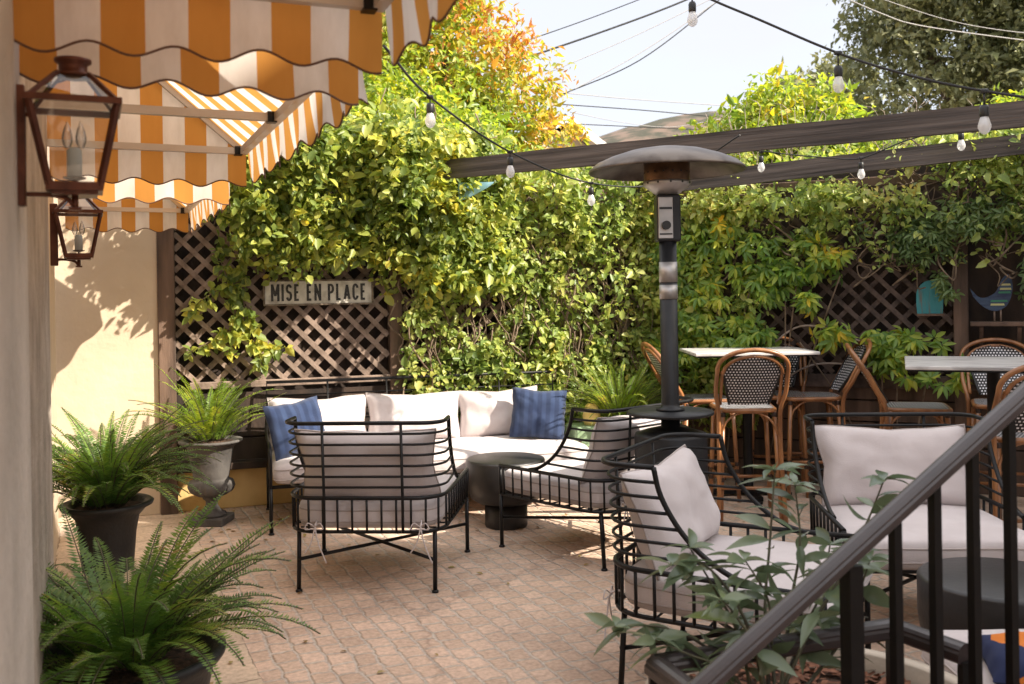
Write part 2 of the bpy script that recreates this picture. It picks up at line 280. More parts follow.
# ---------------------------------------------------------------- mesh builder
class MB:
    def __init__(s): s.v = []; s.f = []; s.mi = []; s.uv = {}; s.sm = []
    def add(s, vs, fs, mi=0, smooth=False, uvs=None):
        o = len(s.v); s.v += [tuple(v) for v in vs]
        for f in fs:
            if uvs: s.uv[len(s.f)] = [uvs[i] for i in f]
            s.f.append(tuple(i+o for i in f)); s.mi.append(mi); s.sm.append(smooth)
        return s
    def box(s, c, size, rz=0, mi=0, bev=0.0):
        hx, hy, hz = size[0]/2, size[1]/2, size[2]/2
        cr, sr = math.cos(rz), math.sin(rz)
        if bev <= 0:
            pts = [(x,y,z) for z in (-hz,hz) for y in (-hy,hy) for x in (-hx,hx)]
            fs = [(0,2,3,1),(4,5,7,6),(0,1,5,4),(2,6,7,3),(0,4,6,2),(1,3,7,5)]
        else:
            b = min(bev, hx*.9, hy*.9, hz*.9); pts = []; idx = {}
            for sx in (-1,1):
                for sy in (-1,1):
                    for sz in (-1,1):
                        for a in range(3):
                            p = [sx*(hx-b), sy*(hy-b), sz*(hz-b)]; p[a] = (sx*hx, sy*hy, sz*hz)[a]
                            idx[(sx,sy,sz,a)] = len(pts); pts.append(tuple(p))
            fs = []
            for a in range(3):
                o1, o2 = [k for k in range(3) if k != a]
                for sg in (-1,1):
                    q = []
                    for (u, w) in ((-1,-1),(1,-1),(1,1),(-1,1)):
                        k = [0,0,0]; k[a] = sg; k[o1] = u; k[o2] = w; q.append(idx[(*k, a)])
                    fs.append(tuple(q))
            for a in range(3):       # edges: parallel to axis a, between faces o1,o2
                o1, o2 = [k for k in range(3) if k != a]
                for u in (-1,1):
                    for w in (-1,1):
                        k0 = [0,0,0]; k1 = [0,0,0]; k0[a] = -1; k1[a] = 1
                        k0[o1] = k1[o1] = u; k0[o2] = k1[o2] = w
                        fs.append((idx[(*k0,o1)], idx[(*k1,o1)], idx[(*k1,o2)], idx[(*k0,o2)]))
            for sx in (-1,1):
                for sy in (-1,1):
                    for sz in (-1,1): fs.append(tuple(idx[(sx,sy,sz,a)] for a in range(3)))
        s.add([(c[0]+x*cr-y*sr, c[1]+x*sr+y*cr, c[2]+z) for x,y,z in pts], fs, mi); return s
    def beam(s, a, b, w, h, up=(0,0,1), mi=0):
        a, b = Vector(a), Vector(b); d = (b-a).normalized(); up = Vector(up)
        x = d.cross(up).normalized(); y = x.cross(d).normalized()
        vs = [p + x*sx*w/2 + y*sy*h/2 for p in (a,b) for sx,sy in ((-1,-1),(1,-1),(1,1),(-1,1))]
        s.add(vs, [(0,1,2,3)[::-1],(4,5,6,7),(0,1,5,4),(1,2,6,5),(2,3,7,6),(3,0,4,7)], mi); return s
    def tube(s, pts, r, n=8, closed=False, mi=0, caps=True):
        pts = [Vector(p) for p in pts]; m = len(pts)
        rs = r if isinstance(r, (list,tuple)) else [r]*m
        tg = []
        for i in range(m):
            if closed: t = pts[(i+1)%m]-pts[i-1]
            else: t = pts[min(i+1,m-1)]-pts[max(i-1,0)]
            tg.append(t.normalized() if t.length > 1e-9 else Vector((0,0,1)))
        nrm = tg[0].orthogonal().normalized(); vs = []
        for i in range(m):
            if i:
                q = tg[i-1].rotation_difference(tg[i]); nrm = (q @ nrm)
                nrm = (nrm - tg[i]*nrm.dot(tg[i])).normalized()
            bn = tg[i].cross(nrm)
            for k in range(n):
                a = 2*math.pi*k/n; vs.append(pts[i] + (nrm*math.cos(a)+bn*math.sin(a))*rs[i])
        fs = []
        for i in range(m if closed else m-1):
            j = (i+1)%m
            for k in range(n): fs.append((i*n+k, i*n+(k+1)%n, j*n+(k+1)%n, j*n+k))
        if closed: s.add(vs, fs, mi, True); return s
        s.add(vs, fs, mi, True)
        if caps:
            o = len(s.v)-len(vs)
            s.f.append(tuple(o+k for k in range(n))[::-1]); s.mi.append(mi); s.sm.append(False)
            s.f.append(tuple(o+(m-1)*n+k for k in range(n))); s.mi.append(mi); s.sm.append(False)
        return s
    def lathe(s, prof, n=32, c=(0,0,0), mi=0, flute=None, smooth=True):
        vs = []; 
        for (r, z) in prof:
            for k in range(n):
                a = 2*math.pi*k/n; rr = r
                if flute and flute[0] <= z <= flute[1]: rr = r*(1+flute[2]*abs(math.sin(a*flute[3]/2)))
                vs.append((c[0]+rr*math.cos(a), c[1]+rr*math.sin(a), c[2]+z))
        fs = [(i*n+k, i*n+(k+1)%n, (i+1)*n+(k+1)%n, (i+1)*n+k) for i in range(len(prof)-1) for k in range(n)]
        s.add(vs, fs, mi, smooth); return s
    def build(s, name, mat, parent=None, mats=None):
        me = bpy.data.meshes.new(name); me.from_pydata(s.v, [], s.f)
        for m in (mats or [mat]): me.materials.append(MATS[m])
        me.polygons.foreach_set('material_index', s.mi); me.polygons.foreach_set('use_smooth', s.sm)
        if s.uv:
            ul = me.uv_layers.new(name='UVMap')
            for fi, us in s.uv.items():
                p = me.polygons[fi]
                for li, u in zip(p.loop_indices, us): ul.data[li].uv = u
        me.update(); o = bpy.data.objects.new(name, me); COL.objects.link(o)
        if parent: o.parent = parent
        return o
def bez(pts, n=8):
    """Catmull-Rom through the points"""
    P = [Vector(p) for p in pts]; out = []
    for i in range(len(P)-1):
        p0 = P[i-1] if i else P[0]*2-P[1]; p1 = P[i]; p2 = P[i+1]; p3 = P[i+2] if i+2 < len(P) else P[-1]*2-P[-2]
        for k in range(n):
            t = k/n; out.append(.5*((2*p1)+(p2-p0)*t+(2*p0-5*p1+4*p2-p3)*t*t+(3*p1-p0-3*p2+p3)*t**3))
    out.append(P[-1]); return out
def prop(o, label=None, cat=None, group=None, kind=None):
    if label: o['label'] = label
    if cat: o['category'] = cat
    if group: o['group'] = group
    if kind: o['kind'] = kind
    return o
def thing(name, label, cat, loc=(0,0,0), rz=0, group=None):
    o = bpy.data.objects.new(name, None); COL.objects.link(o); o.location = loc; o.rotation_euler = (0,0,rz)
    o.empty_display_size = .1
    return prop(o, label, cat, group)
def dup(root, loc, rz, label=None, scale=None):
    def cp(o, parent):
        c = o.copy(); COL.objects.link(c)
        if parent: c.parent = parent
        for ch in KIDS.get(o.name, [x for x in bpy.data.objects if x.parent == o]): cp(ch, c)
        return c
    kids = {}
    r = root.copy(); COL.objects.link(r); r.location = loc; r.rotation_euler = (0,0,rz)
    if label: r['label'] = label
    if scale: r.scale = (scale,)*3
    for ch in [x for x in bpy.data.objects if x.parent == root]: cp(ch, r)
    return r
KIDS = {}

# leaves -----------------------------------------------------------------
def unit(a): return a/np.maximum(np.linalg.norm(a, axis=-1, keepdims=True), 1e-9)
def leaf_mesh(name, P, A, U, Ln, Wd, mat, parent=None, fold=.25, curl=.15, pts=6):
    """P base points, A axis directions, U rough normals; one folded, curled blade per row"""
    A = unit(A); S = unit(np.cross(A, U)); Nn = np.cross(S, A)
    Ln = Ln[:,None]; Wd = Wd[:,None]
    if pts == 6:
        prof = [(0,0,0),(.32,.48,1),(.68,.40,1),(1,0,0),(.68,-.40,1),(.32,-.48,1)]
        faces = [(0,1,2,3),(0,3,4,5)]
    else:
        prof = [(0,0,0),(.42,.5,1),(1,0,0),(.42,-.5,1)]; faces = [(0,1,2),(0,2,3)]
    n = len(P); k = len(prof); CU = curl*(-.2+2.6*RNG.random((n,1)))
    V = np.empty((n, k, 3))
    for i, (t, w, f) in enumerate(prof):
        V[:, i] = P + A*Ln*t + S*Wd*w + Nn*(Wd*fold*f*abs(w)*2 - Ln*CU*t*t)
    V = V.reshape(-1, 3); base = (np.arange(n)*k)[:,None]
    m = len(faces[0]); FF = np.concatenate([base+np.array(f)[None,:] for f in faces], axis=1).reshape(-1)
    me = bpy.data.meshes.new(name); nf = n*len(faces)
    me.vertices.add(len(V)); me.vertices.foreach_set('co', V.ravel().astype(np.float32))
    me.loops.add(nf*m); me.loops.foreach_set('vertex_index', FF.astype(np.int32))
    me.polygons.add(nf); me.polygons.foreach_set('loop_start', np.arange(0, nf*m, m, dtype=np.int32))
    me.materials.append(MATS[mat]); me.update(calc_edges=True); me.validate()
    o = bpy.data.objects.new(name, me); COL.objects.link(o)
    if parent: o.parent = parent
    return o
def rdir(n): return unit(RNG.normal(size=(n,3)))
def twig_clusters(C, Nn, per=9, twig=.16, down=.35, size=.055, sj=.42, aspect=.55):
    """leaves set round short twigs rooted at C that lean along Nn and hang"""
    n = len(C)
    T = unit(Nn*.7 + rdir(n)*.9 + np.array([0,0,-down]))
    t = RNG.random((n, per, 1)); P = C[:,None,:] + T[:,None,:]*t*twig + RNG.normal(size=(n,per,3))*twig*.16
    A = unit(T[:,None,:]*.5 + RNG.normal(size=(n,per,3))*.75 + np.array([0,0,-down*.6]))
    U = unit(Nn[:,None,:]*.9 + np.array([0,0,.7]) + RNG.normal(size=(n,per,3))*.55)
    P = P.reshape(-1,3); A = A.reshape(-1,3); U = U.reshape(-1,3)
    Ln = size*(1+sj*RNG.normal(size=len(P))).clip(.35,2.1)*np.repeat(.75+.5*RNG.random(n), per); Wd = Ln*aspect*(.85+.3*RNG.random(len(P)))
    return P, A, U, Ln, Wd
def palmate(C, Nn, per=7, size=.085, aspect=.34):
    n = len(C); Nn = unit(Nn*.6 + np.array([0,-.1,.55]) + RNG.normal(size=(n,3))*.45)
    ref = unit(np.cross(Nn, rdir(n))); s2 = np.cross(Nn, ref); P=[];A=[];U=[];Ln=[]
    for k in range(per):
        a = 2*math.pi*k/per*.86 + .2
        d = ref*math.cos(a)+s2*math.sin(a)
        P.append(C + d*.006); A.append(d*.93 - Nn*.25 + np.array([0,0,-.18])); U.append(Nn)
        Ln.append(size*(.8+.35*RNG.random(n))*(1-.25*abs(k-per/2+.5)/(per/2)))
    P = np.concatenate(P); A = np.concatenate(A); U = np.concatenate(U); Ln = np.concatenate(Ln)
    return P, A, U, Ln, Ln*aspect
def cat(*ls): return tuple(np.concatenate(x) for x in zip(*ls))

# ---------------------------------------------------------------- setting
def grid_obj(name, x0, x1, y0, y1, z, mat, nx=1, ny=1):
    b = MB()
    vs = [(x0+(x1-x0)*i/nx, y0+(y1-y0)*j/ny, z) for j in range(ny+1) for i in range(nx+1)]
    b.add(vs, [(j*(nx+1)+i, j*(nx+1)+i+1, (j+1)*(nx+1)+i+1, (j+1)*(nx+1)+i) for j in range(ny) for i in range(nx)])
    return b.build(name, mat)
prop(grid_obj('ground', -900, 900, -300, 1500, -.02, 'earth'), kind='structure')
prop(grid_obj('patio_floor', -4.2, 5.6, -3.5, 8.6, 0, 'paving'), kind='structure')
b = MB(); nx, ny = 60, 14; vs = []
for j in range(ny+1):
    for i in range(nx+1):
        x = -190+i*10; t = j/ny; y = 230+j*22
        crest = 79*math.exp(-((x-100)/175)**2)
        z = crest*math.sin(min(1, t*1.5)*math.pi/2) + 3.2*noise.noise(Vector((x*.03, y*.03, 1)))*min(1, t*3) + 1.5*noise.noise(Vector((x*.12, y*.1, 4)))*min(1, t*3)
        vs.append((x, y, z-.5))
b.add(vs, [(j*(nx+1)+i, j*(nx+1)+i+1, (j+1)*(nx+1)+i+1, (j+1)*(nx+1)+i) for j in range(ny) for i in range(nx)], smooth=True)
prop(b.build('hills', 'hill_earth'), kind='structure')

# building on the left -----------------------------------------------------
BO = Vector((-.221, 0, 0))
def bw(p, q, z=0):
    return Vector((BO.x + p*math.cos(BA) - q*math.sin(BA), BO.y + p*math.sin(BA) + q*math.cos(BA), z))
bld = thing('building', 'grey plastered building wall with pilasters running along the left edge', 'building', BO, BA)
MB().box((-.15, 1.9, 1.75), (.30, 9.6, 3.5)).build('wall', 'stucco_cream', bld)
MB().box((.036, 1.55, 1.75), (.078, 1.62, 3.5), bev=.012).build('pilaster', 'stucco_grey', bld)
MB().box((.03, 3.26, 1.75), (.064, 1.46, 3.49), bev=.012).build('pilaster', 'stucco_rough', bld)
MB().box((.02, -1.6, 3.46), (.6, 3.2, .12)).build('eaves', 'stucco_white', bld)

FO = Vector((-2.34, 6.75, 0)); FA = R(19.0)
gw = thing('garden_wall', 'cream stucco end wall between the building and the trellis', 'wall', (FO.x-.14*math.cos(FA), FO.y-.14*math.sin(FA), 0), FA)
b = MB(); n = 8
b.box((-.35, .1, 1.45), (.70, .2, 2.9), bev=.006); b.build('wall', 'stucco_cream', gw)

# trellis fences -------------------------------------------------------------
def lattice(u0, u1, z0, z1, y, sp=.107, w=.036, th=.012, jitter=.004):
    b = MB()
    for layer, sg in ((0, 1), (1, -1)):
        k = u0 - (z1-z0)
        yy = y + layer*.020
        while k < u1 + (z1-z0):
            j = random.uniform(-jitter, jitter)
            # line u = k + t, z = z1 - t (backslash) or z0 + t (slash)
            ta = max(0, u0-(k+j)); tb = min(z1-z0, u1-(k+j))
            if tb - ta > .05:
                if sg > 0: a = (k+j+ta, yy, z1-ta); c = (k+j+tb, yy, z1-tb)
                else: a = (k+j+ta, yy, z0+ta); c = (k+j+tb, yy, z0+tb)
                b.beam(a, c, th, w*random.uniform(.92,1.06), up=(0,0,1))
            k += sp*math.sqrt(2)
    return b
fence = thing('trellis_fence', 'sunlit brown diagonal trellis fence on a yellow plinth behind the sofa', 'fence', FO, FA)
# local x along fence, local -y towards the patio
MB().box((1.82, .10, .15), (3.92, .16, .30), bev=.006).build('plinth', 'plinth_yellow', fence)
MB().box((1.82, .16, 1.32), (3.92, .02, 2.0)).build('backing', 'dark_wood', fence)
b = MB()
for i in range(3): b.box((1.77, .012, .42+i*.165), (3.60, .022, .155), bev=.004)
b.build('board_panel', 'dark_wood', fence)
MB().box((1.77, -.005, .31), (3.62, .12, .05), bev=.005).build('sill', 'dark_wood', fence)
lattice(-.03, 1.48, .90, 2.30, .0).build('lattice', 'lattice_wood', fence)
lattice(1.60, 2.92, .90, 2.30, .0).build('lattice', 'lattice_wood', fence)
lattice(3.03, 3.66, .90, 2.30, .0).build('lattice', 'lattice_wood', fence)
for u in (-.085, 1.54, 2.975, 3.70): MB().box((u, .01, 1.2), (.10 if u > 0 else .115, .09, 2.4), bev=.006).build('post', 'post_wood', fence)
MB().box((1.77, -.012, .885), (3.42, .035, .05), bev=.004).build('rail', 'lattice_wood', fence)
MB().box((1.77, -.012, 2.32), (3.42, .035, .06), bev=.004).build('rail', 'post_wood', fence)

RO = Vector((1.165, 7.95, 0)); RA = R(-25.0)
fence2 = thing('trellis_fence', 'shaded dark trellis fence with a wall shelf behind the bar tables', 'fence', RO, RA)
MB().box((1.9, .16, 1.25), (3.9, .02, 2.45)).build('backing', 'dark_wood', fence2)
lattice(.05, 2.26, .86, 2.28, 0, jitter=.01, w=.034).build('lattice', 'dark_lattice_wood', fence2)
b = MB()
for i in range(5): b.box((1.9, .012, .08+i*.165), (3.8, .022, .155), bev=.004)
b.build('board_panel', 'post_wood', fence2)
for u in (2.31, 3.75): MB().box((u, .0, 1.25), (.10, .09, 2.5), bev=.006).build('post', 'post_wood', fence2)
MB().box((1.9, -.015, .80), (3.7, .04, .10), bev=.004).build('rail', 'dark_lattice_wood', fence2)
MB().box((1.9, -.012, 2.30), (3.7, .04, .07), bev=.004).build('rail', 'post_wood', fence2)
sh = MB(); sh.box((2.56, -.07, 1.235), (.38, .18, .03), bev=.004); sh.beam((2.44,-.02,1.08),(2.44,-.13,1.215), .025,.025); sh.beam((2.68,-.02,1.08),(2.68,-.13,1.215), .025,.025)
sh.build('shelf', 'post_wood', fence2)

# pergola beams
def beam_thing(a, b_, w, h, label):
    a = Vector(a); b_ = Vector(b_); m = MB(); n = 24; ln = (b_-a).length; vs = []
    for i in range(n+1):
        x = ln*i/n; wz = .005*noise.noise(Vector((i*.7, a.x, 0))); wy = .003*noise.noise(Vector((i*.9, 3, a.x)))
        for sx, sy in ((-1,-1),(1,-1),(1,1),(-1,1)): vs.append((x, sx*w/2+wy, sy*h/2+wz+.002*noise.noise(Vector((i*2.1, sy, sx)))))
    fs = [(0,1,2,3)[::-1], tuple(n*4+k for k in range(4))]
    for i in range(n):
        for k in range(4): fs.append((i*4+k, i*4+(k+1)%4, i*4+4+(k+1)%4, i*4+4+k))
    m.add(vs, fs); o = m.build('pergola_beam', 'beam_wood'); o.location = a
    o.rotation_euler = (b_-a).to_track_quat('X', 'Z').to_euler()
    return prop(o, label, 'beam', 'weathered pergola beams')
beam_thing((-.50, 6.95, 2.405), (3.25, 4.70, 2.40), .05, .135, 'long weathered dark beam crossing above the heater canopy')
def fp(u, y, z): return RO + Vector((u*math.cos(RA)-y*math.sin(RA), u*math.sin(RA)+y*math.cos(RA), z))
beam_thing(fp(-.05,-.34,2.33), fp(3.6,-.34,2.50), .05, .135, 'lower weathered beam along the top of the shaded vine fence')

# ---------------------------------------------------------------- awnings
def awning(q0, q1, zb, label, phase=0, turn=0.0):
    P_ = .80; zt = 2.76; c0 = bw(P_, q1); yl = (q1-q0)/2; aa = BA-turn; loc = Vector((c0.x-P_*math.cos(aa)+yl*math.sin(aa), c0.y-P_*math.sin(aa)-yl*math.cos(aa), zb)); root = thing('awning', label, 'awning', loc, aa, 'striped awnings along the building')
    y0, y1 = -(q1-q0)/2, (q1-q0)/2; top = zt-zb; LG = q1-q0; SP = .166; vh = .128
    c = MB(); 
    def quad(a, b_, c_, d, u0, u1): 
        c.add([a,b_,c_,d], [(0,1,2,3)], uvs=[(u0,0),(u1,0),(u1,1),(u0,1)])
    n = 24; sag = .022
    rows = []; m = 6
    vs = []; us = []
    for i in range(n+1):
        y = y0+LG*i/n
        for j in range(m+1):
            t = j/m; vs.append((.03+(P_-.03)*t, y, top*(1-t) - sag*math.sin(math.pi*t)*math.sin(math.pi*i/n)*1.2)); us.append((i/n*LG+phase, t))
    fs = [(i*(m+1)+j, (i+1)*(m+1)+j, (i+1)*(m+1)+j+1, i*(m+1)+j+1) for i in range(n) for j in range(m)]
    c.add(vs, fs, smooth=True, uvs=us)
    c.build('canopy', 'awning_cloth', root)
    for yy in (y0, y1):
        s_ = MB(); vs = []; us = []; nn = 16
        for i in range(nn+1):
            t = i/nn; x = .03+(P_-.03)*t
            vs += [(x, yy, 0), (x, yy, top*(1-t)+.0005)]; us += [(x+.02,0),(x+.02,1)]
        s_.add(vs, [(2*i,2*i+2,2*i+3,2*i+1) for i in range(nn)], uvs=us, smooth=True); s_.build('side_panel', 'awning_cloth', root)
    # valance: side, front, side, scalloped, hanging with a little flutter
    def val(path, ln, uoff):
        nn = int(ln/.012); b2 = MB(); vs = []; us = []; edge = []
        for i in range(nn+1):
            sl = ln*i/nn; x, y, ox, oy = path(sl)
            sc = vh + .013*math.cos(2*math.pi*(sl+uoff)/SP + .9) + .006*noise.noise(Vector((sl*3, q0, uoff)))
            for j in range(5):
                t = j/4; fl = .010*math.sin(2*math.pi*sl/.31+uoff*7+q0)*t*t + .012*t
                vs.append((x+ox*fl, y+oy*fl, .012-(sc+.012)*t)); us.append((sl+uoff, t))
            edge.append(vs[-1])
        b2.add(vs, [(i*5+j, (i+1)*5+j, (i+1)*5+j+1, i*5+j+1) for i in range(nn) for j in range(4)], smooth=True, uvs=us)
        v_ = b2.build('valance', 'awning_cloth', root)
        MB().tube(edge, .0026, 6).build('piping', 'pipe_brown', v_)
    val(lambda s: (P_+.004, y0+s, 1, 0), LG, phase)
    val(lambda s: (.07+s, y1+.002, 0, 1), P_-.07, .02+.07)
    val(lambda s: (.07+s, y0-.002, 0, -1), P_-.07, .02+.07)
    f = MB(); r = .014
    f.beam((P_-.015, y0+.01, .0), (P_-.015, y1-.01, .0), .028, .028)
    for yy in (y0+.02, y1-.02):
        f.beam((.02, yy, 0), (P_-.03, yy, 0), .026, .026); f.beam((.05, yy, top-.04), (P_-.03, yy, .01), .022, .022)
    f.beam((.02, y0+LG*.55, 0), (P_-.03, y0+LG*.55, 0), .026, .026)
    f.box((.015, 0, top), (.03, LG, .05)); f.build('frame', 'awning_tube', root)
    for yy in (y0+.02, y1-.02, y0+LG*.55): MB().box((P_-.035, yy, 0), (.03, .036, .036)).build('corner_bracket', 'black_metal', root)
    return root
awning(.10, 1.95, 2.133, 'nearest orange and white striped awning hanging into the top left corner', .03, R(2.5))
awning(2.17, 3.96, 2.10, 'middle orange and white striped awning with its frame showing above the lantern', .0)
awning(4.54, 6.50, 2.075, 'farthest orange and white striped awning reaching the trellis', .05)

# ---------------------------------------------------------------- lanterns
def lantern(p, q, z, label, sc):
    root = thing('wall_lantern', label, 'lantern', bw(p, q, z), BA, 'copper wall lanterns'); root.scale = (sc,)*3
    bt, tp, h = .058, .100, .205   # half widths
    fr = MB()
    for sx in (-1,1):
        for sy in (-1,1):
            fr.beam((sx*bt, sy*bt, .02), (sx*tp, sy*tp, .02+h), .013, .013)
            fr.beam((sx*tp, sy*tp, .23), (sx*.036, sy*.036, .305), .010, .010)
    for a in ((1,0),(-1,0),(0,1),(0,-1)):
        for (hw, zz, t) in ((bt,.018,.022),(tp+.006,.228,.016)):
            if a[0]: fr.box((a[0]*hw, 0, zz), (t*.7, 2*hw+t*.7, t))
            else: fr.box((0, a[1]*hw, zz), (2*hw-t*.7, t*.7, t*.98))
    fr.box((0,0,.004), (2*bt-.01, 2*bt-.01, .012)); fr.build('cage', 'copper', root)
    MB().lathe([(0,.30),(.045,.300),(.047,.306),(.034,.312),(.034,.332),(.044,.338),(.044,.346),(.0,.352)], 20).build('cap', 'copper', root)
    g = MB()
    for sx, sy in ((1,0),(-1,0),(0,1),(0,-1)):
        def pt(w, z_, k): return (sx*w if sx else k*w, sy*w if sy else k*w, z_)
        g.add([pt(bt-.001,.03,-.85), pt(bt-.001,.03,.85), pt(tp-.002,.222,.9), pt(tp-.002,.222,-.9)], [(0,1,2,3)])
        g.add([pt(tp-.01,.238,-.9), pt(tp-.01,.238,.9), pt(.034,.303,.9), pt(.034,.303,-.9)], [(0,1,2,3)])
    g.build('glass', 'pane_glass', root)
    c = MB()
    c.lathe([(0,.045),(.018,.045),(.018,.115),(.012,.121),(0,.121)], 16)
    c.build('candle', 'candle', root)
    bl = MB()
    for dx, dy in ((.016,.0),(-.016,.012)):
        bl.lathe([(.006,.121),(.012,.135),(.0135,.148),(.010,.165),(.004,.182),(0,.192)], 12, (dx,dy,0))
    bl.build('bulb', 'candle_glass', root)
    ar = MB(); d = (-p+.07)/sc
    ar.box((d+.008, 0, .12), (.034, .05, .30), bev=.003)
    ar.tube(bez([(d+.01,0,.0),(-.06,0,.0),(-.02,0,-.008),(0,0,-.03)]), .006, 8)
    ar.tube([(0,0,-.035),(0,0,.0)], .008, 8); ar.box((0,0,-.034), (.03,.02,.008))
    ar.tube([(0,0,.0),(0,0,.045)], .004, 6); ar.lathe([(0,.035),(.026,.042),(.028,.046),(0,.046)], 12)
    ar.tube([(d+.01,0,.20),(-.10,0,.20)], .006, 8); ar.build('bracket', 'copper', root)
    return root
lantern(.178, 2.06, 1.715, 'large near copper wall lantern with candle bulbs below the awnings', .80)
lantern(.165, 4.13, 1.665, 'second copper wall lantern farther along, just under the near one', .82)
vc = MB(); vc.box((.07,0,0), (.05,.04,.04), bev=.006); vc.tube([(0,0,0),(.06,0,0)], .012, 8); vc.lathe([(0,-.02),(.02,-.018),(.02,.02),(0,.022)], 12, (.1,0,0))
o = vc.build('security_camera', 'knob_black'); o.location = bw(0, 2.75, 2.13); o.rotation_euler = (0,0,BA); prop(o, 'small black camera on the wall behind the near lantern', 'camera')

# ---------------------------------------------------------------- sign
sg = thing('wall_sign', 'weathered white sign reading MISE EN PLACE on the trellis', 'sign', FO + Vector((.968*math.cos(FA), .968*math.sin(FA), 0)), FA)
MB().box((0, -.040, 1.535), (.775, .014, .165)).build('board', 'sign_paint', sg)
f = MB(); W2, H2 = .397, .091
for sz in (-1,1): f.box((0, -.044, 1.535+sz*(H2-.003)), (W2*2, .03, .014), bev=.003)
for sx in (-1,1): f.box((sx*(W2-.005), -.044, 1.535), (.014, .0302, H2*2-.018), bev=.003)
f.build('frame', 'sign_frame', sg)
def arc(cx, cy, rx, ry, a0, a1, n=10): return [(cx+rx*math.cos(R(a0+(a1-a0)*k/n)), cy+ry*math.sin(R(a0+(a1-a0)*k/n))) for k in range(n+1)]
GL = {'M': (1.25, [[(0,0),(0,1)],[(1,0),(1,1)],[(.04,1),(.5,.28)],[(.96,1),(.5,.28)]]), 'I': (.0, [[(0,0),(0,1)]]),
 'S': (.82, [arc(.5,.74,.5,.26,20,180,9)+arc(.5,.74,.5,.22,195,255,3)+arc(.5,.27,.5,.25,80,0,6)+arc(.5,.27,.5,.27,-15,-160,9)]),
 'E': (.72, [[(0,0),(0,1)],[(0,1),(1,1)],[(0,.52),(.86,.52)],[(0,0),(1,0)]]), 'N': (.95, [[(0,0),(0,1)],[(1,0),(1,1)],[(.02,1),(.98,0)]]),
 'P': (.85, [[(0,0),(0,1)],[(0,1),(.45,1)]+arc(.45,.74,.55,.26,75,-75,8)+[(.45,.48),(0,.48)]]), 'L': (.70, [[(0,0),(0,1)],[(0,0),(1,0)]]),
 'A': (1.0, [[(0,0),(.5,1)],[(1,0),(.5,1)],[(.2,.3),(.8,.3)]]), 'C': (.85, [arc(.5,.72,.5,.28,10,180,9)+arc(.5,.28,.5,.28,180,350,9)])}
CW, CHH, SW = .0345, .106, .0172
def ribbon(m, pts, y, w):
    P = [Vector((p[0], p[1])) for p in pts]; n = len(P); vs = []
    for i in range(n):
        t = (P[min(i+1,n-1)]-P[max(i-1,0)]).normalized(); nn = Vector((-t.y, t.x))
        a, c = P[i]+nn*w/2, P[i]-nn*w/2; vs += [(a.x, y, a.y), (c.x, y, c.y), (a.x, y+.003, a.y), (c.x, y+.003, c.y)]
    fs = []
    for i in range(n-1):
        a = i*4; fs += [(a,a+1,a+5,a+4),(a,a+4,a+6,a+2),(a+1,a+3,a+7,a+5)]
    m.add(vs, fs)
total = 0; seq = []
for ch in 'MISE EN PLACE':
    if ch == ' ': total += .034; continue
    w = GL[ch][0]*CW; seq.append((ch, total, w)); total += w+SW+.0135
total -= .0135+SW; m = MB()
for ch, x0, w in seq:
    for k, st_ in enumerate(GL[ch][1]):
        ribbon(m, [((x0+p[0]*w-total/2), 1.535-CHH/2+p[1]*CHH) if len(st_) > 2 else (x0+p[0]*w-total/2, 1.535-CHH/2+p[1]*CHH+(SW/2 if (p[1] == 1 and st_[0][0] == st_[1][0]) else -SW/2 if (p[1] == 0 and st_[0][0] == st_[1][0]) else 0)) for p in st_], -.0492-.0002*k, SW)
print('sign text width', total)
m.build('lettering', 'sign_ink', sg)

# ---------------------------------------------------------------- cushions
def pillow_mb(w, h, t, seed=0, n=22, corner=.09, sag=.012):
    """upright pillow: local x width, z height (0..h), y thickness"""
    b = MB(); vs = []; 
    def pt(i, j, side):
        u = -1+2*i/n; v = -1+2*j/n
        k = (max(0, 1-abs(u)**3.2)*max(0, 1-abs(v)**3.2))**.5
        pin = 1-corner*(1-abs(u*v))*max(abs(u),abs(v))**4
        x = u*w/2*(pin if abs(u) >= abs(v) else 1-corner*.4*(1-abs(v))); z = v*h/2*(pin if abs(v) > abs(u) else 1-corner*.4*(1-abs(u)))
        nn = noise.noise(Vector((u*1.8+seed, v*1.8, side)))*.30 + noise.noise(Vector((u*5+seed, v*5, side*2)))*.06
        y = side*t/2*k*(1+nn)
        z -= sag*(1-abs(u))*(v+1)/2
        return (x + .008*noise.noise(Vector((v*2, seed, 3))), y, z + h/2 + .008*noise.noise(Vector((u*2.5, seed, 9))))
    for side in (-1,1):
        vs = [pt(i,j,side) for j in range(n+1) for i in range(n+1)]
        fs = [(j*(n+1)+i, j*(n+1)+i+1, (j+1)*(n+1)+i+1, (j+1)*(n+1)+i) for j in range(n) for i in range(n)]
        b.add(vs, fs, smooth=True)
    rim = [pt(i,0,1) for i in range(n)]+[pt(n,j,1) for j in range(n)]+[pt(n-i,n,1) for i in range(n)]+[pt(0,n-j,1) for j in range(n)]
    return b, rim
def tilt(o, loc, rx=0, rz=0, ry=0):
    o.location = loc; o.rotation_euler = (rx, ry, rz); return o
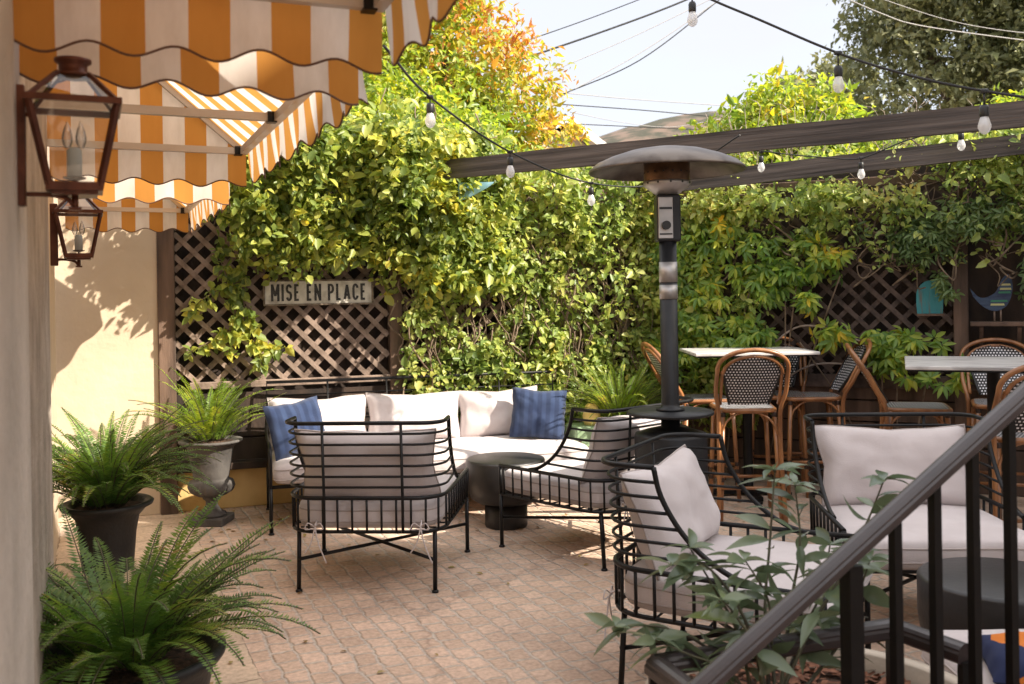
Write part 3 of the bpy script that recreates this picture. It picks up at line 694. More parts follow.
def seat_mb(outline, z0, z1, crown=.02, rnd=.03, seed=0):
    """slab cushion with a rounded edge, its plan given by a closed outline"""
    b = MB(); n = len(outline); cx = sum(p[0] for p in outline)/n; cy = sum(p[1] for p in outline)/n
    lv = [(1-.03/.4, z0), (.985, z0+rnd*.5), (1.0, z0+rnd*1.2), (1.004, (z0+z1)/2), (1.0, z1-rnd*1.2), (.985, z1-rnd*.4), (.93, z1+.002), (.75, z1+crown*.5), (.45, z1+crown), (.15, z1+crown*1.1)]
    vs = []
    for k, (s, z) in enumerate(lv):
        for i, p in enumerate(outline):
            nn = noise.noise(Vector((p[0]*4+seed, p[1]*4, k*.3)))*.006
            vs.append((cx+(p[0]-cx)*s*(1+nn*.5), cy+(p[1]-cy)*s*(1+nn*.5), z+nn*(1 if k > 3 else .3)))
    fs = [(k*n+i, k*n+(i+1)%n, (k+1)*n+(i+1)%n, (k+1)*n+i) for k in range(len(lv)-1) for i in range(n)]
    fs.append(tuple(reversed(range(n)))); fs.append(tuple((len(lv)-1)*n+i for i in range(n)))
    b.add(vs, fs, smooth=True)
    ring1 = [vs[2*n+i] for i in range(n)]; ring2 = [vs[4*n+i] for i in range(n)]
    pp = MB(); pp.tube(ring1, .004, 6, closed=True); pp.tube(ring2, .004, 6, closed=True)
    return b, pp
def round_poly(pts, rad, n=6):
    out = []; m = len(pts)
    for i in range(m):
        p = Vector(pts[i][:2]); a = Vector(pts[i-1][:2])-p; c = Vector(pts[(i+1)%m][:2])-p
        r = rad[i] if isinstance(rad, (list,tuple)) else rad
        if r <= 0: out.append((p.x,p.y)); continue
        a.normalize(); c.normalize(); ang = a.angle(c); d = min(r/math.tan(ang/2), 10)
        s, e = p+a*d, p+c*d
        for k in range(n+1):
            t = k/n; q = s*(1-t)**2 + p*2*t*(1-t) + e*t*t; out.append((q.x,q.y))
    # subdivide long edges
    res = []
    for i in range(len(out)):
        a = Vector(out[i]); b_ = Vector(out[(i+1)%len(out)]); k = max(1, int((b_-a).length/.06))
        for j in range(k): q = a.lerp(b_, j/k); res.append((q.x,q.y))
    return res

# ---------------------------------------------------------------- lounge armchair / sofa
def upath(w, yb, yf, rc, z, n=6, wf=None):
    """U from the right front, round the back, to the left front"""
    wf = wf or w
    pts = [(wf, yf, z)]
    pts += [(w-rc+rc*math.cos(a), yb+rc-rc*math.sin(a), z) for a in [math.pi/2*k/n for k in range(n+1)]]
    pts += [(-w+rc-rc*math.sin(a), yb+rc-rc*math.cos(a), z) for a in [math.pi/2*k/n for k in range(n+1)]]
    pts.append((-wf, yf, z)); return pts
def arc_len_pts(path, sp):
    out = []; acc = 0; P = [Vector(p) for p in path]
    for a, c in zip(P, P[1:]):
        l = (c-a).length; t = sp-acc
        while t <= l: out.append(a.lerp(c, t/l)); t += sp
        acc = l-(t-sp)
    return out
def lounge(label, loc, rz, HW=.425, HWb=.40, back=2, nrods=6, cush=1, group='black wire lounge armchairs', name='wire_armchair', cat='armchair', pillows=True, stretch=True, ties=True):
    root = thing(name, label, cat, loc, rz, group)
    zs, za, zt = .315, .485, .865; yb, yf = -.40, .40
    r1, r0 = .0105, .0065
    sf = MB()
    pts = upath(HWb, yb, yf, .16, zs, wf=HW); sf.tube(pts, r1*.9, 8); sf.tube([pts[0], pts[-1]], r1*.9, 8)
    for k in range(1, 8):
        y = yb + .80*k/8; w = HWb+(HW-HWb)*k/8 - (.05 if k == 1 else 0); sf.tube([(-w, y, zs), (w, y, zs)], .005, 6)
    sf.build('seat_frame', 'black_metal', root)
    ar = MB(); ap = upath(HWb+.005, yb-.005, yf, .16, za, wf=HW+.005); ar.tube(ap, r1, 8)
    ar.tube([ap[0], pts[0]], r1, 8); ar.tube([ap[-1], pts[-1]], r1, 8)
    sp = .075
    for a in arc_len_pts(ap, sp): ar.tube([a, (a.x*.995, a.y, zs)], r0, 6)
    ar.build('arm_cage', 'black_metal', root)
    # side rails of the back sweep up from the arms
    prof = [(.17,za),(.09,.505),(0,.555),(-.075,.62),(-.135,.70),(-.175,.78),(-.195,zt)]
    bc = MB()
    def ys(z):
        for (ya, z1), (yb2, z2) in zip(prof, prof[1:]):
            if z1 <= z <= z2: return ya+(yb2-ya)*(z-z1)/(z2-z1)
        return prof[-1][0]
    for sx in (-1,1): bc.tube(bez([(sx*(HWb+.008), y, z) for y, z in prof], 5), r1, 8)
    lean = lambda z: yb - .03*(z-za)/(zt-za)
    bc.tube(upath(HWb+.008, lean(zt), ys(zt), .11, zt), r1, 8)
    for k in range(nrods):
        z = za + (zt-za)*(k+1)/(nrods+1)
        bc.tube(upath(HWb+.008, lean(z), ys(z), .15, z), r0, 6)
    nb = back
    for k in range(nb):
        x = HWb*.50*(-1+2*k/(nb-1))
        bc.tube([(x, yb-.012, zs), (x, lean(za)-.010, za), (x, lean(zt)-.002, zt)], .0075, 8)
    bc.build('back_cage', 'black_metal', root)
    lg = []
    xs_ = [-1, 1]
    feet = {}
    for sx in xs_:
        for sy in (-1, 1):
            top = (sx*(HWb-.05 if sy < 0 else HW), yb+.06 if sy < 0 else yf, zs); ft = (top[0]*1.0, top[1]+(-.02 if sy < 0 else .0), 0)
            m = MB(); m.tube([top, (ft[0], ft[1], .012)], .0115, 8); m.lathe([(0,0),(.018,0),(.018,.008),(.012,.014),(0,.014)], 12, ft)
            m.build('leg', 'black_metal', root); feet[(sx,sy)] = ft
    if HW > .6:
        for sy in (-1, 1):
            m = MB(); y = yb if sy < 0 else yf; m.tube([(0,y,zs),(0,y,.012)], .0115, 8); m.lathe([(0,0),(.018,0),(.018,.008),(.012,.014),(0,.014)], 12, (0,y,0)); m.build('leg', 'black_metal', root)
    if stretch:
        st = MB(); f_ = feet
        for a, c in (((-1,-1),(1,1)), ((1,-1),(-1,1))):
            st.tube([(f_[a][0], f_[a][1], .165), (f_[c][0], f_[c][1], .165+ (.012 if a[0] > 0 else 0))], .009, 8)
        st.build('stretcher', 'black_metal', root)
    # cushions
    ol = round_poly([(-HW+.025, yf+.03), (-HWb+.03, yb+.03), (HWb-.03, yb+.03), (HW-.025, yf+.03)], [.05,.15,.15,.05])
    sb, pp = seat_mb(ol, zs+.006, .450, seed=loc[0])
    s_ = sb.build('seat_cushion', 'cushion_cloth', root); pp.build('piping', 'piping_cloth', s_)
    if pillows:
        b_, rim = pillow_mb((HWb*2-.07), .40, .19, seed=loc[1])
        o = b_.build('back_cushion', 'cushion_cloth', root); tilt(o, (0, yb+.20, .45), rx=R(21))
        q = MB(); q.tube(rim, .0045, 6, closed=True); q.build('piping', 'piping_cloth', o)
    if ties:
        for x0, sd in ((-HWb*.62, 1), (HWb*.72, 2)):
            t = MB()
            for k in range(2):
                e = .06 if k else -.05
                t.tube(bez([(x0, yb+.03, zs+.05), (x0+.004, yb-.022, zs+.03), (x0+e*.35, yb-.030, zs-.05), (x0+e, yb-.028, zs-.10-.05*k)]), .0035, 6)
                t.tube(bez([(x0, yb-.022, zs+.03), (x0+.03*(1 if k else -1), yb-.03, zs+.05), (x0+.045*(1 if k else -1), yb-.032, zs+.02), (x0, yb-.026, zs+.022)]), .003, 6)
            t.build('cushion_tie', 'cushion_cloth', root)
    return root
def face(dx, dy): return math.atan2(dy, dx) - math.pi/2
def ctr(x, y): return (x, y, 0)
lounge('black wire armchair seen from behind, in front of the sofa', ctr(-.735, 5.23), face(.07, 1))
lounge('black wire armchair turned left, between side table and heater', ctr(.50, 5.68), face(-.66, .75))
lounge('black wire armchair facing right beside the leafy planter', ctr(.87, 3.73), face(.87, -.485))
lounge('black wire armchair facing the camera behind the handrail', ctr(1.83, 4.40), face(-.06, -1))

# sofa
SA = R(15.5)
def sofa():
    root = thing('wire_sofa', 'long black wire sofa with pale cushions in front of the trellis', 'sofa', (-.62, 6.74, 0), SA)
    # built facing -y
    HL = 1.07; yb, yf = .36, -.40; zs, za, zt = .30, .56, .895
    f = MB(); f.tube([(-HL,yf,zs),(HL,yf,zs),(HL,yb,zs),(-HL,yb,zs)], .012, 8, closed=True)
    for k in range(1, 18): x = -HL+2*HL*k/18; f.tube([(x,yf,zs),(x,yb,zs)], .005, 6)
    f.build('seat_frame', 'black_metal', root)
    bk = MB(); top = [(-HL,yb+.06,zt),(HL,yb+.06,zt)]
    bk.tube([(-HL,yb,zs)]+top+[(HL,yb,zs)], .011, 8)
    for z in (.80,): bk.tube([(-HL,yb+.05,z),(HL,yb+.05,z)], .006, 6)
    for k in range(1,5): x = -HL+2*HL*k/5; bk.tube([(x,yb,zs),(x,yb+.06,zt)], .007, 6)
    for z in (.42,.52,.62,.71): bk.tube([(-HL,yb+.02,z),(HL,yb+.02,z)], .006, 6)
    bk.build('back_cage', 'black_metal', root)
    for sx in (-1,):
        a = MB(); pth = bez([(sx*HL,yb+.03,.66),(sx*(HL+.01),yb-.12,.60),(sx*(HL+.01),yb-.42,.56),(sx*HL,yf,.53),(sx*HL,yf-.005,zs)], 6); a.tube(pth, .011, 8)
        for k in range(1, 10):
            y = yb+(yf-yb)*k/10; zz = min(.655, .56+.06*max(0,(y-.1)/.3)); zz = .545+.05*(y-yf)/.76
            a.tube([(sx*HL, y, zs), (sx*(HL+.006), y, zz)], .006, 6)
        a.build('arm', 'black_metal', root)
    for x in (-HL, 0, HL):
        for y in (yb, yf):
            m = MB(); m.tube([(x,y,zs),(x,y,.012)], .0125, 8); m.lathe([(0,0),(.019,0),(.019,.008),(.012,.014),(0,.014)], 12, (x,y,0)); m.build('leg', 'black_metal', root)
    ol = round_poly([(-HL+.02,yf-.02),(HL+.03,yf-.02),(HL+.03,yb-.02),(-HL+.02,yb-.02)], [.05,.16,.05,.05])
    sb, pp = seat_mb(ol, zs+.008, .445, crown=.018); s_ = sb.build('seat_cushion', 'cushion_cloth', root); pp.build('piping', 'piping_cloth', s_)
    for k, (x, w, a) in enumerate(((-.72,.70,0),(-.04,.70,2),(.60,.62,-2))):
        b_, rim = pillow_mb(w, .36, .19, seed=k*3.3+1); o = b_.build('back_cushion', 'cushion_cloth', root); tilt(o, (x, yb-.15, .445), rx=R(-13), rz=R(a), ry=R(a*.8))
        q = MB(); q.tube(rim, .0045, 6, closed=True); q.build('piping', 'piping_cloth', o)
    return root
sofa()
def sl(x, y, z=0): return Vector((-.62+x*math.cos(SA)-y*math.sin(SA), 6.74+x*math.sin(SA)+y*math.cos(SA), z))
for x, y, rz, ry, lab, sd in ((-.85, -.14, SA+R(24), R(-6), 'plain blue pillow at the sofa\'s left end by the urn', 5.), (.80, -.05, SA+R(-14), R(5), 'navy blue pillow with paler stripes at the sofa\'s right end', 8.)):
    b_, rim = pillow_mb(.40, .37, .15, seed=sd, corner=.05); o = b_.build('throw_pillow', 'blue_pillow_cloth'); tilt(o, sl(x, y, .455), rx=R(-17), rz=rz, ry=ry); prop(o, lab, 'pillow', 'blue throw pillows on the sofa')

# ---------------------------------------------------------------- side tables
def side_table(label, loc, sc=1.0):
    root = thing('side_table', label, 'side table', loc, 0, 'black pedestal side tables'); root.scale = (sc,sc,1)
    MB().lathe([(0,.440),(.24,.440),(.252,.436),(.257,.426),(.257,.30),(.250,.24),(.228,.19),(.19,.165),(.14,.155),(0,.155)], 56).build('bowl_top', 'table_black', root)
    MB().lathe([(0,.158),(.138,.158),(.138,.012),(.133,.0),(0,0)], 48).build('pedestal', 'table_black', root)
    return root
side_table('black bowl shaped side table in front of the sofa', (-.06, 6.22, 0))
side_table('black bowl shaped side table behind the handrail balusters', (1.77, 3.50, 0), 1.12)

# ---------------------------------------------------------------- patio heater
H = thing('patio_heater', 'tall black patio heater with domed canopy and round tray', 'patio heater', (.825, 5.06, 0))
MB().lathe([(0,0),(.215,0),(.215,.05),(.195,.06),(.19,.10),(.19,.74),(.185,.755),(.12,.775),(.05,.79),(.05,.855),(0,.855)], 48).build('tank_housing', 'heater_metal', H)
MB().lathe([(0,.850),(.21,.850),(.226,.856),(.228,.864),(.222,.872),(0,.874)], 56).build('tray', 'heater_metal', H)
MB().lathe([(0,.872),(.075,.874),(.075,.886),(.05,.892),(.046,.91),(.046,1.80),(0,1.80)], 28).build('pole', 'heater_metal', H)
b = MB(); b.lathe([(.0475,1.46),(.0482,1.46),(.0482,1.535),(.0475,1.535)], 28); b.lathe([(.0475,1.548),(.0482,1.548),(.0482,1.655),(.0475,1.655)], 28); b.build('label_plate', 'steel', H)
cb = MB().box((0,0,1.885), (.125,.11,.245), bev=.008).build('control_box', 'heater_metal', H)
MB().box((-.018,-.057,1.885), (.075,.008,.215), bev=.002).build('control_panel', 'steel', cb)
k = MB(); k.tube([(-.018,-.06,1.845),(-.018,-.088,1.845)], .023, 16); k.build('knob', 'knob_black', cb)
k = MB(); k.box((-.018,-.0625,1.935), (.066,.004,.012)); k.box((-.018,-.0625,1.80), (.066,.004,.008)); k.build('slot', 'knob_black', cb)
MB().lathe([(.0,2.01),(.06,2.01),(.085,2.03),(.122,2.055),(.126,2.066),(.126,2.078),(.118,2.08),(.0,2.08)], 40).build('burner_ring', 'steel', H)
em = MB(); em.lathe([(.118,2.08),(.120,2.11),(.120,2.19),(.108,2.20),(0,2.20)], 40); em.build('emitter', 'scorched', H)
hl = MB()
for i in range(12):
    a = 2*math.pi*i/12; hl.tube([(.1195*math.cos(a), .1195*math.sin(a), 2.068), (.1285*math.cos(a), .1285*math.sin(a), 2.068)], .006, 8)
for i in range(16):
    a = 2*math.pi*i/16+.1; hl.tube([(.118*math.cos(a), .118*math.sin(a), 2.125), (.122*math.cos(a), .122*math.sin(a), 2.125)], .005, 8)
hl.build('vent_hole', 'knob_black', H)
cn = MB(); cn.lathe([(0,2.262),(.10,2.256),(.20,2.238),(.30,2.206),(.37,2.175),(.405,2.145),(.412,2.134),(.408,2.128),(.400,2.134),(.365,2.166),(.295,2.194),(.20,2.226),(.10,2.243),(0,2.249)], 72)
cn.build('canopy', 'canopy_metal', H)

# ---------------------------------------------------------------- bar tables and stools
def bar_table(label, loc, rz, w, d):
    root = thing('bar_table', label, 'bar table', loc, rz, 'tall marble topped bar tables')
    MB().box((0,0,1.053), (w,d,.022), bev=.004).build('tabletop', 'marble', root)
    MB().box((0,0,1.037), (w-.03,d-.03,.010)).build('edge_frame', 'black_metal', root)
    b = MB(); b.lathe([(0,1.034),(.09,1.034),(.09,1.02),(.035,1.01),(.035,.05),(.05,.02),(0,.02)], 20); b.build('column', 'black_metal', root)
    b = MB(); b.beam((-.3,0,.03),(.3,0,.03),.06,.03); b.beam((0,-.3,.0325),(0,.3,.0325),.06,.028)
    for x, y in ((.3,0),(-.3,0),(0,.3),(0,-.3)): b.lathe([(0,0),(.03,0),(.03,.016),(0,.018)], 12, (x*.96,y*.96,0))
    b.build('base', 'black_metal', root)
bar_table('narrow marble bar table near the fence corner, left one', (1.71, 7.03, 0), R(0), .87, .66)
bar_table('marble bar table at the right edge', (2.79, 5.58, 0), R(-22), .95, .86)

def band(m, sx, sy):
    for z in (.22,.27,.69):
        k = (.69-z)/.69; m.lathe([(.0165,z-.014),(.019,z),(.0165,z+.014)], 10, (sx*(.176+.03*k if sy > 0 else .166+.03*k), (.176+.03*k) if sy > 0 else -(.157+.05*k), 0), mi=1)
def bar_chair(label, loc, rz):
    root = thing('bar_chair', label, 'bar chair', loc, rz, 'rattan bistro bar chairs')
    # faces +y
    zs = .73
    def hoop(r_, w, zt_, off):
        pts = [(-.215, -.235+off, 0), (-.20, -.20+off, .35), (-.195+(.215-w)*.3, -.185+off, .70)]
        pts += [(-w*1.0, -.245+off, .84), (-w*1.0, -.315+off, .97)]
        for k in range(0, 9):
            a = math.pi - math.pi*k/8
            pts.append((w*math.cos(a), -.335+off-.075*math.sin(a), zt_-.115+.115*math.sin(a)))
        pts += [(w, -.315+off, .97), (w, -.245+off, .84), (.195-(.215-w)*.3, -.185+off, .70), (.20, -.20+off, .35), (.215, -.235+off, 0)]
        return bez(pts, 3)
    b = MB(); b.tube(hoop(.0145, .222, 1.125, 0), .0145, 8); b.build('back_hoop', 'rattan', root)
    b = MB(); pts = [p for p in hoop(.011, .188, 1.085, .012) if p.z > .71]; b.tube(pts, .011, 8); b.build('inner_hoop', 'rattan', root)
    for sx in (-1,1):
        m = MB(); m.tube([(sx*.175,.175,zs-.02),(sx*.19,.19,.35),(sx*.205,.205,0)], .0155, 8); band(m,sx,1); m.build('leg', None, root, mats=['rattan','rattan_band'])
        m = MB(); m.tube([(sx*.165,-.155,zs-.02),(sx*.18,-.18,.35),(sx*.195,-.205,0)], .0155, 8); band(m,sx,-1); m.build('leg', None, root, mats=['rattan','rattan_band'])
    ol = round_poly([(-.20,.20),(-.17,-.19),(.17,-.19),(.20,.20)], [.07,.08,.08,.07], 5)
    fr = MB(); fr.tube([(x,y,zs-.012) for x,y in ol], .015, 8, closed=True); fr.build('seat_rim', 'rattan', root)
    m = MB(); n = len(ol); vs = [(0,0,zs+.0)]+[(x*.97,y*.97,zs+.002) for x,y in ol]
    m.add(vs, [(0,i+1,(i+1)%n+1) for i in range(n)], uvs=[(v[0]+1,v[1]+1) for v in vs]); 
    vs2 = [(x*.97,y*.97,zs+.002) for x,y in ol]+[(x*.985,y*.985,zs-.022) for x,y in ol]
    m.add(vs2, [(i,n+i,n+(i+1)%n,(i+1)%n) for i in range(n)], mi=1)
    m.build('woven_seat', None, root, mats=['bistro_weave','weave_black'])
    # woven back panel, wider at the top, curved; both faces
    nx_, nz_ = 12, 12; z0, z1 = zs+.03, 1.088
    for yy, nm in ((0, 'woven_back'),):
        m = MB(); vs = []; us = []
        for sd in (0, 1):
            for j in range(nz_+1):
                t = j/nz_; z = z0+(z1-z0)*t; w = .125+.065*min(1, t*1.35)
                if z > .97: w = min(w, .186*math.sqrt(max(0.001, 1-((z-.965)/.125)**2)))
                yb = -.175-.20*t
                for i in range(nx_+1):
                    u = -1+2*i/nx_; vs.append((u*w, yb-.035*(1-u*u)+sd*.008, z)); us.append((u*w+1, z))
        o_ = (nx_+1)*(nz_+1)
        fs = []; fr_ = []
        for s0 in (0, o_):
            for j in range(nz_):
                for i in range(nx_): fs.append((s0+j*(nx_+1)+i, s0+j*(nx_+1)+i+1, s0+(j+1)*(nx_+1)+i+1, s0+(j+1)*(nx_+1)+i))
        m.add(vs, fs, smooth=True, uvs=us)
        for sx in (0, nx_):
            MB().tube([Vector(vs[j*(nx_+1)+sx])+Vector((0,.004,0)) for j in range(nz_-2)], .010, 6).build('back_edge', 'weave_black', root)
        m.build('woven_back', 'bistro_weave', root)
    st = MB()
    for z, dz in ((.22,0),(.30,.0)):
        if z == .22:
            st.tube([(-.20,-.21,z),(.20,-.21,z)], .011, 8); st.tube([(-.195,.195,z),(.195,.195,z)], .011, 8)
        else:
            for sx in (-1,1): st.tube([(sx*.192,-.195,z-.03),(sx*.192,.192,z-.03)], .011, 8)
    st.build('stretcher', 'rattan', root)
    br = MB()
    for k in range(4):
        a = k*math.pi/2; c, s = math.cos(a), math.sin(a)
        pts = bez([(-.185,-.182,.56),(-.15,-.178,.64),(-.08,-.172,.695),(0,-.170,.705),(.08,-.172,.695),(.15,-.178,.64),(.185,-.182,.56)], 3)
        br.tube([(p.x*c-p.y*s, p.x*s+p.y*c, p.z) for p in pts], .008, 6)
    br.build('arched_brace', 'rattan', root)
    return root
bc0 = bar_chair('rattan bar chair seen from behind, nearest at the left table', (1.54, 6.42, 0), face(.06,1))
dup(bc0, (1.36, 6.98, 0), face(1,.12), 'rattan bar chair half hidden behind the heater pole')
dup(bc0, (2.17, 7.02, 0), face(-1,.10), 'rattan bar chair on the right side of the left table, leaning away')
dup(bc0, (1.96, 7.16, 0), face(-.25,-1), 'rattan bar chair facing us behind the left table')
dup(bc0, (2.62, 6.28, 0), face(1,-.30), 'rattan bar chair at the left end of the right table')
dup(bc0, (3.26, 6.38, 0), face(-.35,-1), 'rattan bar chair facing us behind the right table')
dup(bc0, (2.65, 5.04, 0), face(.1,1), 'rattan bar chair seen from behind at the right picture edge')

# ---------------------------------------------------------------- urns and ferns
def fern_parts(root, n, ln, z, mat, lean=.55, spread=1.0, seed=0, rad=.05, pin=.042, up=.9, xbias=0):
    rg = np.random.default_rng(seed); P=[];A=[];U=[];Ln=[];Wd=[]; st = MB()
    for k in range(n):
        az = 2*math.pi*(k*.618+rg.random()*.08); l = ln*(.6+.5*rg.random()); d = np.array([math.cos(az)+xbias, math.sin(az), 0]); d /= np.linalg.norm(d)
        inc = lean*(.25+.95*rg.random()); droop = spread*(.35+.8*rg.random())
        m = 26; p = np.array([math.cos(az)*rad*rg.random(), math.sin(az)*rad*rg.random(), z-.01]); ang = math.pi/2-inc; pts = [p.copy()]
        side = np.array([-d[1], d[0], 0]); wob = rg.normal()*.25
        for i in range(m):
            a = ang - droop*1.5*(i/m)**1.4
            dd = d*math.cos(a)+np.array([0,0,math.sin(a)])+side*wob*(i/m)*.6
            p = p + dd/np.linalg.norm(dd)*l/m; pts.append(p.copy())
            t = (i+1)/m
            if t > .10:
                dn = dd/np.linalg.norm(dd); nn = np.cross(side, dn); w = pin*math.sin(math.pi*min(1,(t*.93+.07))**.75)**.8*(l/ln)+.006
                for sg in (-1,1):
                    for h in (0, .5):
                        P.append(p - dn*l/m*h); A.append(side*sg+dn*.35+nn*(-.1)+rg.normal(size=3)*.08); U.append(nn+rg.normal(size=3)*.12); Ln.append(w); Wd.append(.0082*(l/.45)**.3)
        st.tube(pts[::3]+[pts[-1]], .0022, 4)
    st.build('stem', 'green_stem', root)
    leaf_mesh('frond', np.array(P), np.array(A), np.array(U), np.array(Ln), np.array(Wd), mat, root, fold=.1, curl=.08, pts=4)
def urn(label, loc, prof, mat, soil_r, soil_z, fern, flute=None, base=None, cat='potted plant'):
    root = thing('fern_urn', label, cat, loc, random.uniform(0,3))
    MB().lathe(prof, 64, flute=flute).build('urn', mat, root)
    if base: MB().box((0,0,base[1]/2), (base[0],base[0],base[1]), bev=.006).build('foot', mat, root)
    s = MB(); rr = [(0,soil_z+.012)]+[(soil_r*k/6, soil_z+.012-.012*(k/6)**2) for k in range(1,7)]; s.lathe(rr, 32); s.build('soil', 'soil', root)
    fern_parts(root, **fern)
    return root
# near left bowl
urn('big low black bowl with a spreading fern in the bottom left corner', (-1.23, 3.02, 0),
    [(0,0),(.15,0),(.16,.03),(.13,.06),(.14,.09),(.20,.16),(.245,.25),(.262,.33),(.285,.355),(.300,.375),(.300,.39),(.285,.398),(.262,.390),(.255,.35),(.24,.34)],
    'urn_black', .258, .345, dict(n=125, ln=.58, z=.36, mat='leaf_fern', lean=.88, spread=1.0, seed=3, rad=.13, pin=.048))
urn('tall black urn with an upright fern by the cream wall', (-2.04, 4.80, 0),
    [(0,0),(.13,0),(.13,.04),(.075,.07),(.055,.10),(.075,.13),(.12,.16),(.125,.22),(.135,.34),(.15,.42),(.185,.46),(.215,.475),(.22,.488),(.21,.496),(.18,.49),(.155,.45),(.14,.45)],
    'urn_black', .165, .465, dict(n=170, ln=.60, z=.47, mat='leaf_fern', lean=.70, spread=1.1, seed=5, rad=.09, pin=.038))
urn('weathered grey fluted urn with a bright sunlit fern', (-2.03, 6.42, 0),
    [(0,.05),(.095,.05),(.095,.07),(.06,.09),(.04,.12),(.038,.15),(.055,.165),(.06,.18),(.09,.19),(.13,.215),(.145,.25),(.135,.285),(.115,.295),(.115,.31),(.135,.42),(.15,.51),(.185,.535),(.205,.545),(.207,.557),(.19,.56),(.16,.555),(.14,.53),(.1,.53)],
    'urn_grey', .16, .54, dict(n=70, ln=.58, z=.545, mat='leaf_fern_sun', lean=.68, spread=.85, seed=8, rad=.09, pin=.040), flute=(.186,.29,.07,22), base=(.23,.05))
urn('dark round urn with a grassy fern beyond the heater', (.80, 7.22, 0),
    [(0,0),(.11,0),(.11,.03),(.06,.06),(.05,.12),(.09,.17),(.16,.24),(.20,.36),(.21,.46),(.24,.50),(.262,.515),(.262,.53),(.24,.535),(.20,.52),(.19,.48),(.1,.48)],
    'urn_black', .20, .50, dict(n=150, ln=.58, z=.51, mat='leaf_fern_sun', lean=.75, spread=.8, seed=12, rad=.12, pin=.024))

# green tin stool and yellow pot
tn = thing('garden_stool', 'sage green dotted garden stool beside the sofa\'s right end', 'garden stool', (.53, 7.08, 0), SA)
MB().box((0,0,.265), (.25,.25,.53), bev=.015).build('body', 'sage_tin', tn)
m = MB()
for i in range(5):
    for j in range(7):
        x = -.09+.045*i+(.022 if j%2 else 0); z = .10+.055*j
        if abs(x) < .11: m.tube([(x,-.1245,z),(x,-.1262,z)], .008 if (i+j)%3 else .014, 10)
m.build('dot', 'dot_brown', tn)
yp = MB(); yp.lathe([(0,0),(.05,0),(.062,.03),(.066,.07),(.055,.11),(.045,.14),(.03,.155),(0,.16)], 24)
o = yp.build('yellow_jar', 'yellow_glaze'); o.location = (.57, 7.06, .53); prop(o, 'rounded yellow jar on top of the green stool', 'jar')

# ---------------------------------------------------------------- birds on the right fence
bd = thing('bird_ornament', 'painted wooden bird with yellow and green stripes standing on the shelf', 'ornament', fp(2.53,-.09,1.25), RA)
def slab(outline, y0, y1, name, mat, parent, z0=0):
    n = len(outline); m = MB(); m.add([(x,y0,z) for x,z in outline]+[(x,y1,z) for x,z in outline], [tuple(range(n)), tuple(range(2*n-1,n-1,-1))]+[(i,n+i,n+(i+1)%n,(i+1)%n) for i in range(n)]); return m.build(name, mat, parent)
body = [(p.x,p.y) for p in bez([(-.16,.24,0),(-.09,.17,0),(0,.205,0),(.045,.30,0),(.085,.335,0),(.11,.28,0),(.105,.19,0),(.07,.11,0),(.0,.075,0),(-.08,.11,0),(-.14,.18,0)], 4)]
slab(body, -.012, .012, 'body', 'purple_paint', bd)
for z, w0, w1, mt in ((.225,.03,.104,'stripe_yellow'),(.20,.02,.10,'stripe_green'),(.255,.04,.10,'stripe_yellow'),(.115,-.03,.06,'stripe_yellow'),(.14,-.03,.08,'stripe_green')):
    slab([(w0,z),(w1,z),(w1-.004,z+.014),(w0+.004,z+.014)], -.0145, -.0122, 'stripe', mt, bd)
m = MB(); m.tube([(-.005,0,.085),(-.005,0,0)], .006, 6); m.tube([(.035,0,.085),(.035,0,0)], .006, 6); m.build('leg', 'lattice_wood', bd)
tb = thing('bird_house', 'teal painted wooden ornament hung on the trellis among the leaves', 'ornament', fp(2.11,-.06,1.31), RA)
slab([(p.x,p.y) for p in bez([(-.09,.0,0),(-.095,.10,0),(-.085,.18,0),(-.03,.235,0),(.04,.235,0),(.085,.18,0),(.085,.08,0),(.08,.0,0)], 4)], -.03, .03, 'body', 'teal_paint', tb)
MB().box((0,-.04,-.008), (.18,.10,.014)).build('perch', 'post_wood', tb)

# blue cloth hanging under the left beam end
c_ = at(476, 187, 7.0); m = MB(); vs = []
for i in range(9):
    for j in range(5):
        t = i/8; s = j/4; x = -.13+.26*t; z = .035-(.13*(1-t)**.8+.01)*s; vs.append((x, .02*math.sin(t*5)*s, z))
m.add(vs, [(i*5+j,(i+1)*5+j,(i+1)*5+j+1,i*5+j+1) for i in range(8) for j in range(4)], smooth=True)
o = m.build('blue_cloth', 'blue_cloth'); o.location = c_; prop(o, 'pale blue cloth corner hanging below the left end of the beam', 'cloth')

# ---------------------------------------------------------------- string lights and wires
def string(name, label, pts, r, bulbs, drop=.05, mat='cord', cat='string light', bulb_s=1.0):
    P = bez(pts, 8); o0 = Vector(P[0]); root = thing(name, label, cat, o0, 0, 'strings of bare bulbs')
    MB().tube([p-o0 for p in P], r, 6).build('cable', mat, root)
    for b_ in bulbs:
        b_ = Vector(b_)-o0; k = bulb_s
        s = MB(); s.tube([b_, b_+Vector((0,0,-drop))], .0035, 6); s.box(b_, (.03,.02,.016), bev=.004)
        s.lathe([(0,0),(.012,-.002),(.0165,-.012),(.0165,-.040),(.0145,-.046),(0,-.046)][::-1], 14, b_+Vector((0,0,-drop+.006)))
        so = s.build('socket', 'knob_black', root)
        g = MB(); g.lathe([(.013,-.044),(.017,-.056),(.0225,-.075),(.0225,-.086),(.016,-.101),(.006,-.108),(0,-.109)], 16, b_+Vector((0,0,-drop+.006)))
        g.build('bulb', 'bulb_glass', so)
    return root
string('string_light', 'string of three bulbs running down from the near awning towards the heater',
       [at(384,46,3.1), at(430,97,4.1), at(510,152,4.9), at(591,183,5.6), at(665,182,6.1), at(740,135,5.6)], .005, [at(430,97,4.1), at(510,152,4.9), at(591,183,5.6)], drop=.03)
